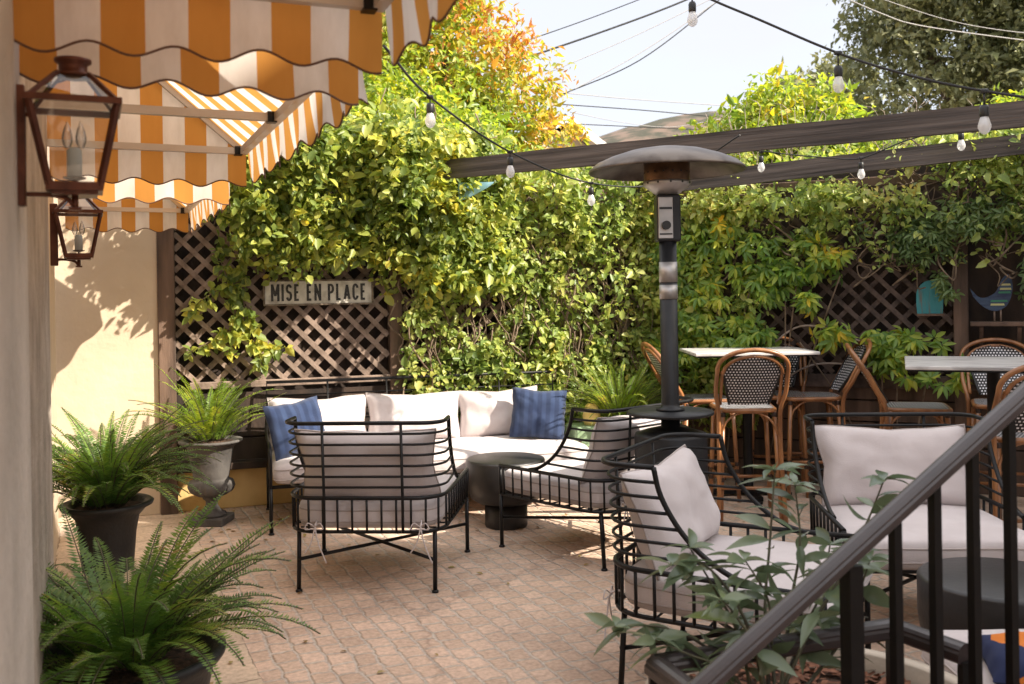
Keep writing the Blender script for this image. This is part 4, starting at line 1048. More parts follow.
string('string_light', 'thick dark string of bulbs crossing the sky at the top right',
       [at(600,-62,4.6), at(692,-10,4.1), at(760,20,3.95), at(838,53,3.8), at(905,74,3.65), at(984,91,3.5), at(1120,110,3.3)], .0055, [at(692,-10,4.1), at(838,53,3.8), at(984,91,3.5)], drop=.055)
string('string_light', 'slack string of small bulbs strung under the two beams at right',
       [at(715,150,6.6), at(760,151,6.3), at(785,154,6.2), at(830,158,6.1), at(862,158,6.0), at(908,140,5.7), at(961,128,5.6), at(1050,118,5.2)], .004, [at(761,152,6.3), at(861,158,6.0), at(961,128,5.6)], drop=.03)
WG = 'overhead utility wires'
for pts, r, mat, lab in (
    ([(517,44),(580,22),(638,0),(760,-48)], .010, 'cord', 'topmost thin dark overhead wire slanting across the sky'),
    ([(520,60),(610,29),(686,0),(800,-50)], .019, 'cord', 'thickest dark overhead wire slanting across the sky'),
    ([(545,74),(630,38),(709,0),(800,-44)], .008, 'pale_wire', 'thin pale overhead wire below the thickest one'),
    ([(561,95),(640,60),(719,0),(780,-50)], .012, 'cord', 'dark overhead wire meeting the low wires beside the orange tree'),
    ([(560,97),(640,53),(719,0),(790,-52)], .009, 'pale_wire', 'pale overhead wire twinned with the dark one beside the orange tree'),
    ([(555,92),(630,99),(715,105),(820,112)], .008, 'pale_wire', 'uppermost of the nearly level pale wires in the middle'),
    ([(556,104),(640,110),(720,117),(830,124)], .010, 'cord', 'nearly level dark wire above the hill'),
    ([(570,112),(620,122),(670,127),(720,119)], .006, 'pale_wire', 'sagging pale wire above the white gable'),
    ([(575,124),(640,127),(720,131),(830,140)], .009, 'cord', 'lowest dark wire just in front of the hill'),
    ([(820,-14),(880,13),(928,27),(1060,45)], .012, 'pale_wire', 'pale wire crossing the dark oak at top right'),
    ([(850,-12),(940,18),(1000,30),(1060,36)], .008, 'pale_wire', 'thinner pale wire above its twin across the oak')):
    P = [at(x, y, 13.5+.004*(x-500)) for x, y in pts]; P = bez(P, 8); o0 = P[0]
    o = MB().tube([p-o0 for p in P], r*.75, 5).build('overhead_wire', mat); o.location = o0; prop(o, lab, 'wire', WG)

# ---------------------------------------------------------------- stairs, handrail, planter
hd = Vector((.402, .150, 0)).normalized(); P0 = at(851, 560, 2.0); slope = .62
hr = thing('handrail', 'dark brown metal stair handrail with balusters crossing the bottom right', 'handrail', (P0.x, P0.y, 0), math.atan2(hd.y, hd.x))
RZ = .955    # rail height at the newel
def moulded(m, a, b_, w=.062, h=.044):
    a, b_ = Vector(a), Vector(b_); d = (b_-a).normalized(); x = d.cross(Vector((0,0,1))).normalized(); z = x.cross(d)
    prof = [(-.5,-.35),(-.5,.0),(-.42,.12),(-.42,.22),(-.30,.36),(-.12,.45),(.12,.45),(.30,.36),(.42,.22),(.42,.12),(.5,0),(.5,-.35),(.36,-.5),(-.36,-.5)]
    n = len(prof); vs = [p + x*u*w + z*v*h for p in (a, b_) for u, v in prof]
    m.add(vs, [tuple(range(n)), tuple(range(2*n-1, n-1, -1))]+[(i,n+i,n+(i+1)%n,(i+1)%n) for i in range(n)])
m = MB(); moulded(m, (-.62, 0, RZ-.62*slope), (1.6, 0, RZ+1.6*slope), .049, .038); m.build('rail', 'rail_paint', hr)
m = MB(); m.box((0, 0, RZ/2-.015), (.034,.034,RZ-.03)); m.build('newel_post', 'rail_black', hr)
for k in range(1, 15):
    x = .008+.108*k; z1 = RZ+x*slope-.02; z0 = max(0, .15*int((x+.05)/.26)); MB().box((x, 0, (z0+z1)/2), (.020,.020,z1-z0)).build('baluster', 'rail_black', hr)
st = MB()
for k in range(6):
    st.box((.27*k+.20+.6, -.62, .075*(k+1)), (1.22+.4-.27*k*.0, 1.14, .15*(k+1))) if False else st.box((.25+.26*k+.13, -.66, .075*(k+1)), (.26, 1.20, .15*(k+1)))
so = st.build('steps', 'concrete_step'); so.location = hr.location; so.rotation_euler = hr.rotation_euler; prop(so, kind='structure'); 

A_ = at(655, 663, 2.32); B_ = at(893, 631, 2.55); C_ = at(966, 657, 2.36); Z_ = at(712, 690, 2.18)
gr = thing('guard_rail', 'low dark brown moulded rail round the raised planting bed', 'railing', (A_.x, A_.y, 0))
o0 = Vector((A_.x, A_.y, 0)); zr = .60
pp = [Vector((p.x, p.y, zr))-o0 for p in (at(760,760,1.9), A_, B_, C_)]
m = MB()
for a, c in zip(pp, pp[1:]): moulded(m, a, c, .058, .05)
m.build('rail', 'rail_paint', gr)
for p in pp: 
    m = MB(); m.box((p.x, p.y, (zr-.02)/2), (.03,.03,zr-.02)); m.build('post', 'rail_black', gr)
# raised bed with a cream curb
bedc = Vector((.75, 2.38, 0)); bed = thing('planting_bed', 'curved raised bed with a cream curb at the foot of the stairs', 'planter', bedc)
nb_ = 48; ro, ri, hb = .43, .395, .47
cb_ = MB(); cb_.lathe([(ro,0),(ro,hb-.04),(ro+.012,hb-.03),(ro+.012,hb),(ri,hb),(ri,hb-.10)], nb_); cb_.build('curb', 'tile_cream', bed)
cb_ = MB(); cb_.lathe([(0,hb-.055),(ri*.5,hb-.05),(ri,hb-.06)], nb_); cb_.build('soil', 'soil', bed)
mc = MB(); 
for k in range(1000):
    a = random.uniform(0, 2*math.pi); r = .385*math.sqrt(random.random()); x, y = r*math.cos(a), r*math.sin(a); z = hb-.048+random.uniform(0,.014)
    d1 = Vector((random.gauss(0,1), random.gauss(0,1), random.gauss(0,.25))).normalized()*random.uniform(.008,.024); d2 = Vector((-d1.y, d1.x, random.gauss(0,.004)))*.45
    mc.add([Vector((x,y,z))-d1-d2, Vector((x,y,z))+d1-d2*.7, Vector((x,y,z))+d1+d2, Vector((x,y,z))-d1*.8+d2], [(0,1,2,3)])
mo = mc.build('bark_mulch', 'mulch'); mo.location = bedc; prop(mo, 'rust coloured bark chips covering the raised bed', 'mulch', kind='stuff')

# shrub in the bed
def shrub():
    root0 = at(770, 720, 2.35); base = Vector((root0.x, root0.y, hb-.05)); root = thing('leafy_shrub', 'loose shrub with long glossy grey green leaves in front of the armchair', 'shrub', base)
    stems = [  # pixel path with depth, tip last
        [(760,690,2.35),(715,655,2.38),(665,628,2.4),(615,626,2.4)],
        [(765,690,2.4),(740,640,2.42),(715,590,2.45),(690,548,2.48)],
        [(768,690,2.35),(745,620,2.38),(705,565,2.4),(672,565,2.4)],
        [(775,690,2.45),(765,620,2.45),(770,540,2.5),(775,470,2.55)],
        [(778,690,2.5),(790,610,2.5),(800,545,2.55),(795,485,2.6)],
        [(785,690,2.35),(810,630,2.4),(842,575,2.42),(868,520,2.45),(884,480,2.45)],
        [(782,690,2.5),(800,640,2.5),(822,590,2.55),(830,545,2.6)],
        [(770,690,2.3),(755,650,2.3),(735,615,2.3),(722,600,2.3)],
        [(772,690,2.42),(772,650,2.4),(768,600,2.4),(745,560,2.42)],
        [(790,690,2.5),(835,650,2.5),(850,620,2.52),(870,560,2.5)],
        [(765,690,2.3),(720,670,2.3),(690,655,2.32),(655,640,2.35)]]
    sm = MB(); P=[];A=[];U=[];Ln=[];Wd=[]; rg = np.random.default_rng(21)
    for si, s in enumerate(stems):
        pts = bez([base + Vector((random.uniform(-.03,.03), random.uniform(-.03,.03), 0))]+[at(*q) for q in s[1:]], 7)
        m_ = len(pts); sm.tube([p-base for p in pts], [.0055-.0038*i/m_ for i in range(m_)], 6)
        L_ = 0; nxt = .40*sum((b-a).length for a, b in zip(pts, pts[1:])); sd = 1
        for i in range(1, m_):
            seg = pts[i]-pts[i-1]; L_ += seg.length
            while L_ > nxt:
                nxt += rg.uniform(.014,.025); sd += 1
                p = np.array(pts[i]-base); d = np.array(seg.normalized()); az = sd*2.4+rg.normal()*.4
                side = np.array([math.cos(az), math.sin(az), 0])
                P.append(p); A.append(d*.55+side*.9+np.array([0,0,-.32+rg.normal()*.3])); U.append(np.array([0,0,1])+rg.normal(size=3)*.45)
                l = rg.uniform(.07,.14); Ln.append(l); Wd.append(l*rg.uniform(.25,.37))
        for k in range(5):
            az = k*1.35; P.append(np.array(pts[-1]-base)); A.append(np.array([math.cos(az),math.sin(az),.3])); U.append(np.array([0,0,1])+rg.normal(size=3)*.4); l = rg.uniform(.05,.11); Ln.append(l); Wd.append(l*.36)
    sm.build('stem', 'green_stem', root)
    # finer blades: 3 segments per side
    P=np.array(P);A=unit(np.array(A));U=np.array(U);Ln=np.array(Ln)[:,None];Wd=np.array(Wd)[:,None]
    S = unit(np.cross(A,U)); Nn = np.cross(S,A); m = MB(); prof = [0,.62,.95,1.0,.78,.42,0]; n = len(prof)-1
    for r in range(len(P)):
        vs = []; tw = rg.normal()*.3; cu_ = rg.uniform(.1,.45)
        for i, w in enumerate(prof):
            t = i/n; c0 = P[r]+A[r]*Ln[r]*t - Nn[r]*Ln[r]*cu_*t*t; sd = S[r]*math.cos(tw*t)+Nn[r]*math.sin(tw*t)
            for k in (-1,0,1): vs.append(c0 + sd*Wd[r]*.5*w*k + Nn[r]*Wd[r]*.16*w*abs(k))
        m.add(vs, [(i*3+k, i*3+k+1, (i+1)*3+k+1, (i+1)*3+k) for i in range(n) for k in range(2)], smooth=True)
    m.build('foliage', 'leaf_glossy', root)
shrub()

# bench and pillow in the bottom right corner
bn = thing('cushioned_bench', 'low bench with a pale cushion in the bottom right corner', 'bench', (1.66, 2.74, 0), R(0))
sb, pp_ = seat_mb(round_poly([(-.42,-.26),(.5,-.26),(.5,.24),(-.42,.24)], .05), .33, .44); s_ = sb.build('seat_cushion', 'cushion_cloth', bn); pp_.build('piping', 'piping_cloth', s_)
MB().box((.04,0,.30), (.90,.46,.05), bev=.006).build('seat_frame', 'rail_black', bn)
for x in (-.38,.46):
    for y in (-.22,.22): MB().box((x,y,.137), (.04,.04,.275)).build('leg', 'rail_black', bn)
b_, rim = pillow_mb(.32,.26,.12,seed=30); o = b_.build('throw_pillow', 'patterned_cloth'); tilt(o, (1.40, 2.48, .462), rx=R(-84), rz=R(-12)); prop(o, 'navy, orange and yellow patterned pillow at the bottom right corner', 'pillow')

# ---------------------------------------------------------------- vegetation
fn = np.array([math.sin(FA), -math.cos(FA), 0]); fd = np.array([math.cos(FA), math.sin(FA), 0]); fo = np.array(FO)
rn = np.array([math.sin(RA), -math.cos(RA), 0]); rd_ = np.array([math.cos(RA), math.sin(RA), 0]); ro_ = np.array(RO)
def nz2(u, z, s=1.0, o=0.0): return noise.noise(Vector((u*s+o, z*s, o*1.7)))
def fence_points(n, dens, bulge, u0, u1, z0, z1, org, d, nn, depth=.12):
    pts = []; nr = []; tries = 0
    while len(pts) < n and tries < n*60:
        tries += 1; u = random.uniform(u0,u1); z = random.uniform(z0,z1)
        if random.random() > dens(u,z): continue
        b_ = bulge(u,z)*random.random()**.6 + random.uniform(-.02, depth)
        pts.append(org + d*u + nn*b_ + np.array([0,0,z])); nr.append(nn + np.array([0,0,.3]) + np.random.normal(size=3)*.1)
    return np.array(pts), unit(np.array(nr))
np.random.seed(5)
# 1 main vine over the middle of the sunny fence
def d1(u, z):
    h = 1.0
    n_ = nz2(u,z,2.2,3)
    if 1.95 < u < 2.45 and 1.15 < z < 1.55 and n_ > -.25: h = .04
    if 2.85 < u < 3.06 and 1.0 < z < 1.75: h = .25
    if 3.05 < u < 3.65 and 1.0 < z < 1.95: h = .28 if n_ > -.1 else .6
    if u < 1.62: h = .9 if z > 1.95+.1*n_ or z < .0 else .0
    if n_ < -.38: h *= .35
    return h
vine = thing('climbing_vine', 'dense yellow green vine covering the sunny fence behind the sofa', 'climbing plant', fo)
vine_o = fo
def local(ls, org): P, *r = ls; return (P-org, *r)
C, Nn = fence_points(3000, d1, lambda u,z: .09+.20*max(0,min(1,(z-1.2)/1.2))*1.0+.20*nz2(u,z,2.6,9)*min(1,max(.1,(z-.8)/.6)), 1.5, 3.75, .25, 2.52, fo, fd, fn, depth=.07)
leaf_mesh('foliage', *local(twig_clusters(C, Nn, per=8, size=.044, twig=.13, aspect=.62), fo), 'leaf_vine_low', vine)
tw = MB()
for k in range(85):
    u = random.uniform(1.55,3.6); z = random.uniform(.3,1.2); pts = []
    for i in range(9): pts.append(fd*u + fn*(.06+.14*random.random()) + np.array([0,0,z])); u += random.uniform(-.10,.10); z += random.uniform(.08,.22)
    tw.tube(bez(pts,3), random.uniform(.003,.007), 5)
tw.build('stem', 'twig', vine)
# 2 bushy overhang at the top left
vine2 = thing('climbing_vine', 'bulky green vine spilling over the fence top above the sign', 'climbing plant', fo)
def d2(u, z):
    lo = 1.92 - .17*max(0, min(1, (u-.35)/.4)) + .06*nz2(u,z,4,1) - .25*max(0,(u-1.35))
    if u < .42: lo = 1.95+(.42-u)*1.6
    if z < lo: return 0
    return (1.0 if nz2(u,z,2.6,5) > -.32 else .3)
C, Nn = fence_points(2300, d2, lambda u,z: .16+(.36*max(0,min(1,(z-1.75)/.6))+.24*nz2(u,z,3,4))*max(.15,min(1,(2.15-u)/.5)), .1, 2.35, 1.6, 2.72, fo, fd, fn, depth=.16)
leaf_mesh('foliage', *local(twig_clusters(C, Nn, per=10, size=.054, twig=.16, aspect=.6), fo), 'leaf_vine', vine2)
tw = MB()
for k in range(50):
    u = random.uniform(.3,2.2); z = random.uniform(1.7,2.2); pts = []
    for i in range(8): pts.append(fd*u + fn*(.08+.25*random.random()) + np.array([0,0,z])); u += random.uniform(-.12,.12); z += random.uniform(.02,.17)
    tw.tube(bez(pts,3), random.uniform(.003,.007), 5)
tw.build('stem', 'twig', vine2)
# 3 trailing strand over the lattice
vine3 = thing('climbing_vine', 'thin leafy vine strand trailing down the lattice left of the sign', 'climbing plant', fo)
strands = [[(.42,2.05),(.40,1.85),(.42,1.62),(.44,1.42),(.50,1.20),(.56,.98)], [(.42,1.62),(.30,1.58),(.16,1.50),(.06,1.42)], [(.46,1.35),(.36,1.28),(.24,1.22),(.05,1.12)], [(.50,1.20),(.60,1.12),(.70,1.16)], [(.35,2.0),(.28,1.80),(.34,1.6),(.40,1.38)], [(.44,1.42),(.36,1.30),(.34,1.12)], [(1.3,1.95),(1.4,1.72),(1.44,1.55)], [(.55,1.98),(.58,1.80),(.62,1.66)],[(1.1,1.9),(1.18,1.74)]]
tw = MB(); PC = []
for s in strands:
    pts = bez([fd*u + fn*random.uniform(.05,.10) + np.array([0,0,z]) for u,z in s], 8); tw.tube(pts, .0045, 5)
    for p in pts[1:]:
        for q in range(2 if random.random() < .45 else 1): PC.append(np.array(p)+np.random.normal(size=3)*.015)
tw.build('stem', 'twig', vine3); PC = np.array(PC); 
ls = twig_clusters(PC, np.tile(fn,(len(PC),1)), per=3, twig=.06, size=.055, aspect=.62, down=.5)
leaf_mesh('foliage', *ls, 'leaf_vine', vine3)

# 4 hedge-like vine on the shaded right fence: top fringe + broad palmate shrubs
vine4 = thing('climbing_vine', 'tangled vine along the top of the shaded fence and beam', 'climbing plant', ro_)
def d4(u, z):
    n_ = nz2(u,z,2.4,7)
    base = 1.0 if z > 2.1 else max(0, (z-1.6)/.5)*.45
    if u < .9: base = max(base, .8*(1-u/.9)+.25)
    if u > 1.5: base *= .55
    if n_ < -.05: base *= .15
    if z > 2.27 and u < 1.9: base *= .12
    return base
C, Nn = fence_points(1700, d4, lambda u,z: .12+.10*max(0,min(1,(z-1.6)/.7)), -.1, 3.7, .5, 2.62, ro_, rd_, rn)
leaf_mesh('foliage', *local(twig_clusters(C, Nn, per=9, size=.046, twig=.14, aspect=.55), ro_), 'leaf_vine_low', vine4)
tw = MB()
for k in range(60):
    u = random.uniform(0,3.5); z = random.uniform(1.7,2.3); pts = []
    for i in range(9): pts.append(rd_*u + rn*(.08+.16*random.random()) + np.array([0,0,z])); u += random.uniform(-.16,.16); z = min(2.6, max(1.5, z+random.uniform(-.16,.17)))
    tw.tube(bez(pts,4), random.uniform(.003,.008), 5)
tw.build('stem', 'twig', vine4)
def palm_shrub(name, label, blobs, n, size, mat, org, d, nn, stems, per=7):
    root = thing(name, label, 'shrub', org); C = []; Nn = []
    tot = sum(b_[4] for b_ in blobs)
    for (u, z, ru, rz_, w) in blobs:
        for k in range(int(n*w/tot)):
            a = random.uniform(0,2*math.pi); r = math.sqrt(random.random())*(1+.15*random.gauss(0,1)); uu = u+ru*r*math.cos(a); zz = z+rz_*r*math.sin(a)
            if nz2(uu,zz,3.2,u) < -.28: continue
            C.append(d*uu + nn*(.10+.26*math.sqrt(max(0,1-r*r*.8))*random.random()**.5) + np.array([0,0,zz])); Nn.append(nn+np.array([.25*math.cos(a),0,.25*math.sin(a)]))
    C = np.array(C); leaf_mesh('foliage', *palmate(C, np.array(Nn), per=per, size=size), mat, root, pts=6, curl=.2)
    t = MB()
    for (u0, z0, u1, z1) in stems:
        p0 = d*u0+nn*.10+np.array([0,0,z0]); p1 = d*u1+nn*.18+np.array([0,0,z1]); mid = (p0+p1)/2+np.array([random.uniform(-.06,.06),0,.05]); t.tube(bez([p0,mid,p1],6), .006, 6)
    t.build('stem', 'twig', root)
palm_shrub('broadleaf_shrub', 'bright green shrub with fingered leaves right of the heater pole', [(.45,1.35,.30,.30,3),(.30,1.85,.28,.35,2.4),(.75,1.10,.28,.22,2),(.85,1.75,.25,.25,1.5),(.25,.95,.25,.25,1.3),(.60,1.95,.2,.2,1)], 430, .095, 'leaf_palm', ro_, rd_, rn,
           [(.5,0,.3,1.8),(.5,0,.6,1.5),(.55,0,.8,1.2),(.45,0,.2,1.2),(.6,0,.9,1.8),(.5,0,.45,2.0)])
palm_shrub('broadleaf_shrub', 'mid green shrub with fingered leaves above the middle of the shaded trellis', [(1.22,1.74,.26,.17,2.4),(1.50,1.66,.18,.13,1),(1.0,1.55,.16,.15,1),(1.45,1.15,.14,.12,.6),(1.3,1.45,.14,.1,.5)], 190, .10, 'leaf_palm', ro_, rd_, rn,
           [(1.0,.2,1.2,1.7),(1.05,.2,1.5,1.6),(.95,.2,1.1,1.5),(1.7,.1,1.2,1.1)])
palm_shrub('broadleaf_shrub', 'low green shrub against the trellis behind the right bar table', [(1.95,1.00,.26,.17,2.2),(1.78,1.12,.16,.10,.8),(2.2,.92,.16,.14,.8)], 130, .10, 'leaf_palm', ro_, rd_, rn, [(1.9,.1,1.9,1.0),(1.95,.1,2.1,.95),(1.85,.1,1.8,1.1)])
palm_shrub('climbing_vine', 'feathery vine hanging over the teal ornament and shelf', [(2.05,1.83,.20,.17,2.2),(2.24,1.60,.09,.20,1.4),(2.5,2.02,.30,.13,1.4),(2.95,1.9,.25,.2,1),(2.3,1.95,.25,.16,1.2),(1.8,1.98,.2,.14,.7),(2.78,1.6,.08,.25,.7)], 470, .068, 'leaf_dark', ro_, rd_, rn,
           [(2.5,2.3,2.1,1.7),(2.3,2.3,2.25,1.5),(2.7,2.3,2.8,1.7),(2.9,2.3,3.1,1.6),(2.95,.2,2.85,1.8)], per=5)
# arching bare canes in front of the shaded fence
for pts, lab in (([(.85,.95),(1.2,1.22),(1.6,1.12),(1.9,.95)], 'bare arching cane in front of the shaded trellis, upper one'), ([(.95,.72),(1.3,.93),(1.75,.90),(2.1,.78)], 'bare arching cane in front of the shaded trellis, lower one'), ([(2.95,.9),(2.93,1.2),(2.99,1.5),(2.96,1.9)], 'pale upright cane beside the shelf')):
    P = bez([rd_*u+rn*.14+np.array([0,0,z]) for u,z in pts], 8); o = MB().tube(P, .008, 6).build('bare_cane', 'bare_twig'); o.location = ro_; prop(o, lab, 'cane')

# fallen leaves on the paving
LP_ = []
for k in range(280):
    if random.random() < .7: u = random.uniform(-.1, 3.6); d = abs(random.gauss(.25,.45)); q = FO+Vector((u*math.cos(FA)+d*math.sin(FA), u*math.sin(FA)-d*math.cos(FA), 0))
    else: q = Vector((random.uniform(-1.8,3), random.uniform(3.2,7), 0))
    LP_.append((q.x, q.y, .004))
LP_ = np.array(LP_); a_ = RNG.random(len(LP_))*6.283; A2 = np.stack([np.cos(a_), np.sin(a_), .05*RNG.normal(size=len(LP_))], 1); l_ = .015+.03*RNG.random(len(LP_))
leafmat('leaf_litter', [(.0,(.16,.09,.04)), (.5,(.30,.20,.07)), (.9,(.34,.30,.08))], trans=.1)
prop(leaf_mesh('fallen_leaves', LP_, A2, np.tile([0,0,1.], (len(LP_),1))+RNG.normal(size=(len(LP_),3))*.12, l_, l_*.5, 'leaf_litter', fold=.3, curl=-.08), 'small dry fallen leaves scattered on the paving under the vine', 'leaf litter', kind='stuff')
# trees ---------------------------------------------------------------------
def tree(name, label, base, lobes, n, size, mat, trunk_r=.15, per=10, twig=.35, aspect=.5, group='trees beyond the fences', limb=True, pts=4, bark='bark', cat='tree'):
    base = np.array(base, float); root = thing(name, label, cat, base, 0, group); C=[];Nn=[]
    tot = sum(l[3]**2 for l in lobes)
    tk = MB(); cz = sum(l[2] for l in lobes)/len(lobes); cx = sum(l[0] for l in lobes)/len(lobes); cy = sum(l[1] for l in lobes)/len(lobes)
    fork = Vector((cx*.3, cy*.3, cz*.45)); tk.tube(bez([(0,0,0),(fork.x*.4+.05,fork.y*.5,fork.z*.5),fork],5), [trunk_r*(1.2-.06*i) for i in range(11)], 10)
    for (x,y,z,r) in lobes:
        if limb: tk.tube(bez([fork,(fork+Vector((x,y,z)))/2+Vector((0,0,r*.2)),(x,y,z)],4), [trunk_r*(.6-.055*i) for i in range(9)], 7)
        m = int(n*r*r/tot)
        for k in range(m):
            d = unit(np.random.normal(size=3)); nn_ = noise.noise(Vector((x+d[0]*2.3, y+d[1]*2.3, z+d[2]*2.3)))
            rr = r*(.62+.42*random.random()**.5+.28*nn_)
            if noise.noise(Vector((x*3+d[0]*3.7,y+d[1]*3.7,z+d[2]*3.7))) < -.22: continue
            C.append(np.array([x,y,z])+d*rr*np.array([1,1,.85])); Nn.append(d)
    tk.build('trunk', bark, root)
    if mat == 'leaf_autumn':
        C = np.array(C); Nn = np.array(Nn); w = C[:,0]*.75 + (C[:,2]-3.9)*.6 + np.random.normal(size=len(C))*.30 > .42
        leaf_mesh('crown', *twig_clusters(C[w], Nn[w], per=per, twig=twig, size=size, aspect=aspect, down=.2), 'leaf_autumn', root, pts=pts)
        C = C[~w]; Nn = Nn[~w]; mat = 'leaf_yellowgreen'
    leaf_mesh('crown', *twig_clusters(np.array(C), np.array(Nn), per=per, twig=twig, size=size, aspect=aspect, down=.2), mat, root, pts=pts)
    return root
tree('autumn_tree', 'tall tree turning yellow and orange behind the sunny fence', (-.9, 10.2, 0), [(1.05,.2,3.25,.52),(.75,.1,3.75,.60),(.25,.2,4.15,.75),(-.7,.2,4.4,1.1),(-1.7,.2,4.2,1.2),(-.3,0,3.4,1.05),(.5,0,2.9,.8),(-1.4,-.2,3.2,1.1),(-.1,.2,4.9,.8)], 6200, .080, 'leaf_autumn', per=9, twig=.24, aspect=.42)
tree('yellow_green_tree', 'yellow green bushy tree just behind the fence top on the left', (-.6, 8.6, 0), [(-1.0,0,2.75,.65),(-.4,.1,3.0,.5),(0,0,2.6,.6),(.55,.1,2.3,.42)], 2300, .070, 'leaf_yellowgreen', per=9, twig=.20, aspect=.45, trunk_r=.08)
tree('oak_tree', 'large dark olive oak filling the top right corner', (12.2, 24, 0), [(-1.8,0,6.9,2.0),(0,0,8.3,2.6),(2.2,0,7.4,2.5),(-.8,-.8,9.6,1.9),(1.8,-.5,9.6,2.3),(-2.4,0,8.6,1.2),(.6,-1,6.1,1.9),(4.3,0,8.6,2.3)], 7500, .15, 'leaf_oak', trunk_r=.4, per=12, twig=.55, aspect=.5)
tree('distant_tree', 'smaller pale green tree on the slope left of the oak', (11.4, 34, 0), [(-.9,0,7.5,1.5),(.5,0,8.5,1.2),(-.2,0,6.6,1.6),(-2.0,0,7.4,.9)], 1200, .2, 'leaf_oak', trunk_r=.25, per=10, twig=.6)
tree('yellow_green_tree', 'yellow green bush glowing above the long beam at centre right', (3.1, 10.6, 0), [(-.55,0,2.95,.55),(-.05,0,3.3,.50),(.3,0,3.35,.40),(-.1,-.2,2.6,.65),(.8,0,2.75,.5)], 2000, .085, 'leaf_yellowgreen', trunk_r=.07, per=9, twig=.22, aspect=.45)
tree('yellow_green_tree', 'yellow green bush above the beams by the right edge', (5.2, 10.4, 0), [(-.8,0,2.6,.5),(0,0,2.85,.5),(.35,0,3.05,.5),(.3,0,2.5,.6),(1.2,0,3.1,.6)], 1700, .085, 'leaf_yellowgreen', trunk_r=.07, per=9, twig=.22, aspect=.45)
tree('dense_hedge', 'green and yellow hedge seen between the two beams', (3.0, 9.0, 0), [(-1.9,.2,1.85,.5),(-1.2,.2,1.95,.5),(-.5,0,2.1,.55),(.3,-.3,2.1,.6),(1.1,-.5,2.1,.6),(1.9,-.8,2.1,.6),(2.6,-1,2.1,.6)], 2600, .075, 'leaf_yellowgreen', trunk_r=.06, per=8, twig=.22, aspect=.5, cat='hedge')
def bare_bush(label, base, n, h, spread):
    base = Vector(base); root = MB()
    for k in range(n):
        a = random.uniform(0,2*math.pi); p = Vector((0,0,0)); d = Vector((math.cos(a)*spread, math.sin(a)*spread, 1)).normalized(); pts = [p.copy()]
        for i in range(7):
            p = p+d*h/7; d = (d+Vector((random.gauss(0,.2),random.gauss(0,.2),random.gauss(0,.15)))).normalized(); pts.append(p.copy())
            if i > 2:
                q = p+Vector((random.gauss(0,.14),random.gauss(0,.14),random.uniform(.05,.25)))*h*.4; root.tube([p,(p+q)/2+Vector((.02,0,.01)),q], [.005,.004,.002], 4)
        root.tube(pts, [.012-.0014*i for i in range(8)], 5)
    o = root.build('bare_bush', 'bare_twig'); o.location = base; return prop(o, label, 'bush', 'leafless bushes above the fence')
bare_bush('leafless twiggy bush left of the glowing yellow bush', (2.75, 10.0, 1.9), 40, 1.55, .55)
bare_bush('leafless grey bush in front of the oak above the beam', (4.15, 9.8, 1.9), 40, 1.5, .5)

# far house, then an added shade block ----------------------------------------------------------------------
hs = thing('far_house', 'pale house gable with white trim peeking between tree and hill', 'house', (1.2, 21, 0), R(20))
slab([(-3,0),(1.3,0),(1.3,4.25),(-.0,5.1),(-3,3.2)], 0, 6, 'wall', 'stucco_cream', hs)
m = MB(); m.beam((-.1,-.2,5.27),(1.72,-.2,4.09), .35,.16); m.beam((-.1,-.2,5.27),(-3.3,-.2,3.24), .35,.16); m.build('trim', 'stucco_white', hs)
m = MB(); m.beam((.75,3,4.80),(.76,3.001,4.80),.01,.01); m.add([(-.1,-.3,5.37),(1.7,-.3,4.20),(1.7,6.2,4.20),(-.1,6.2,5.37),(-3.3,-.3,3.34),(-3.3,6.2,3.34)], [(0,1,2,3),(0,3,5,4)]); m.build('roof', 'roof_shingle', hs)
nh = thing('shade_block', 'unseen tall plastered block added right of the patio to shade it', 'house', (5.75, 0, 0))  # unseen house-like block, added and sized to set the patio's shade boundary
MB().box((.5, -.70, 3.6), (1.0, 6.9, 7.2)).build('wall', 'stucco_white', nh)
MB().box((3, 5.98, 1.97), (5.9, 6.395, 3.94)).build('wall', 'stucco_white', nh)
MB().box((.5, -.70, 7.25), (1.2, 7.05, .12)).build('roof', 'roof_shingle', nh)
MB().box((2.95, 6.05, 3.99), (6.2, 6.2, .1)).build('roof', 'roof_shingle', nh)
for y in (-2.2, 0, 2.4, 6.2):
    w_ = MB().box((-.01, y, 1.6), (.06, 1.0, 1.2)).build('window', 'window_dark', nh)
    MB().box((-.03, y, .96), (.10, 1.12, .06)).build('sill', 'stucco_white', w_)

# ---------------------------------------------------------------- light, sky, camera
E = R(38); PHI = R(-23)
sdir = Vector((math.cos(PHI)*math.cos(E), math.sin(PHI)*math.cos(E), math.sin(E)))
sun = bpy.data.lights.new('sun', 'SUN'); sun.energy = 3.2; sun.angle = R(.53); sun.color = (1, .90, .76)
so = bpy.data.objects.new('sun', sun); COL.objects.link(so); so.rotation_euler = sdir.to_track_quat('Z', 'Y').to_euler(); so.location = (8, -2, 8)
w = bpy.data.worlds.new('World'); SC.world = w; w.use_nodes = True; nt = w.node_tree; nt.nodes.clear()
sk = nt.nodes.new('ShaderNodeTexSky'); sk.sky_type = 'NISHITA'; sk.sun_disc = False; sk.sun_elevation = E; sk.sun_rotation = math.pi/2-PHI
sk.air_density = 1.0; sk.dust_density = 3.5; sk.ozone_density = 1.0
bg = nt.nodes.new('ShaderNodeBackground'); bg.inputs['Strength'].default_value = .15; ow = nt.nodes.new('ShaderNodeOutputWorld')
tc = nt.nodes.new('ShaderNodeTexCoord'); mp = nt.nodes.new('ShaderNodeMapping'); mp.inputs['Scale'].default_value = (1,1,3)
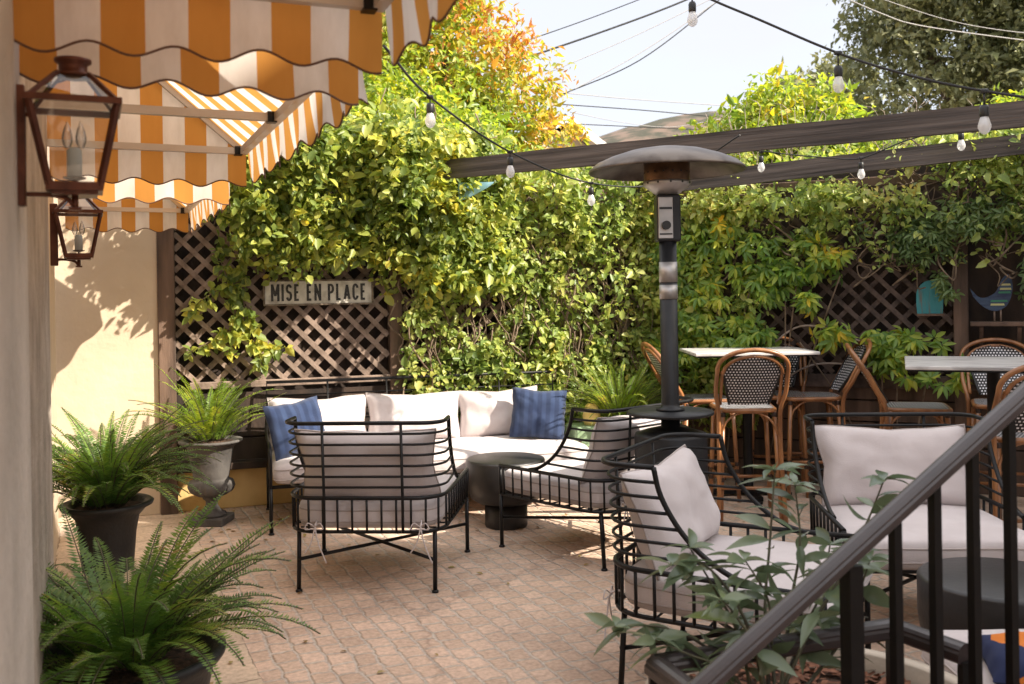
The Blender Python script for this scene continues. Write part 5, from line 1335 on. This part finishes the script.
cn_ = nt.nodes.new('ShaderNodeTexNoise'); cn_.inputs['Scale'].default_value = 2.2; cn_.inputs['Detail'].default_value = 6
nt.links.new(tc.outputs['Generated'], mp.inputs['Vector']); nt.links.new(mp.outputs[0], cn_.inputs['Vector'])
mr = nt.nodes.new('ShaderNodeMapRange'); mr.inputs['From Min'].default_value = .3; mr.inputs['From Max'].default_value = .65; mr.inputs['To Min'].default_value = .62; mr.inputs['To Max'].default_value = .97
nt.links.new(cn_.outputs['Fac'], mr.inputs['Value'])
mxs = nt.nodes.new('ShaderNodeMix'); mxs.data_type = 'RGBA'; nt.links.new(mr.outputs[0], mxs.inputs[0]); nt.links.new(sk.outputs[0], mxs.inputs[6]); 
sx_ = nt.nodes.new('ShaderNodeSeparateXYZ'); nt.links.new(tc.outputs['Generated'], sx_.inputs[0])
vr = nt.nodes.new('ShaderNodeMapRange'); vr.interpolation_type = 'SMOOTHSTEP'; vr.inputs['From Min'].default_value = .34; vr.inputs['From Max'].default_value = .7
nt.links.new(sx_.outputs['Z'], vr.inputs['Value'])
vm = nt.nodes.new('ShaderNodeMix'); vm.data_type = 'RGBA'; nt.links.new(vr.outputs[0], vm.inputs[0]); vm.inputs[6].default_value = (1.86,1.86,1.98,1); vm.inputs[7].default_value = (3.9,3.75,3.7,1)  # sky overhead, out of view, made brighter to add fill light
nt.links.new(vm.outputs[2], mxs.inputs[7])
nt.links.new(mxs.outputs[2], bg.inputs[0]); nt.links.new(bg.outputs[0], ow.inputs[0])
cam = bpy.data.cameras.new('camera'); co = bpy.data.objects.new('camera', cam); COL.objects.link(co); SC.camera = co
cam.sensor_width = 36; cam.lens = 36*F/1024; cam.shift_y = -(342-CY)/1024; cam.clip_end = 3000; cam.clip_start = .05
co.matrix_world = Matrix.Translation((0,0,CAMH)) @ Matrix.Rotation(math.pi/2, 4, 'X') @ Matrix.Rotation(-ROLL, 4, 'Z')
cam.dof.use_dof = True; cam.dof.focus_distance = 5.0; cam.dof.aperture_fstop = 4.5
SC.view_settings.view_transform = 'Standard'; SC.view_settings.look = 'None'; SC.view_settings.exposure = 1.75; SC.view_settings.gamma = 1
SC.render.engine = 'CYCLES'
SC.cycles.max_bounces = 8; SC.cycles.transparent_max_bounces = 12; SC.cycles.diffuse_bounces = 4
SC.render.resolution_x = 1024; SC.render.resolution_y = 684
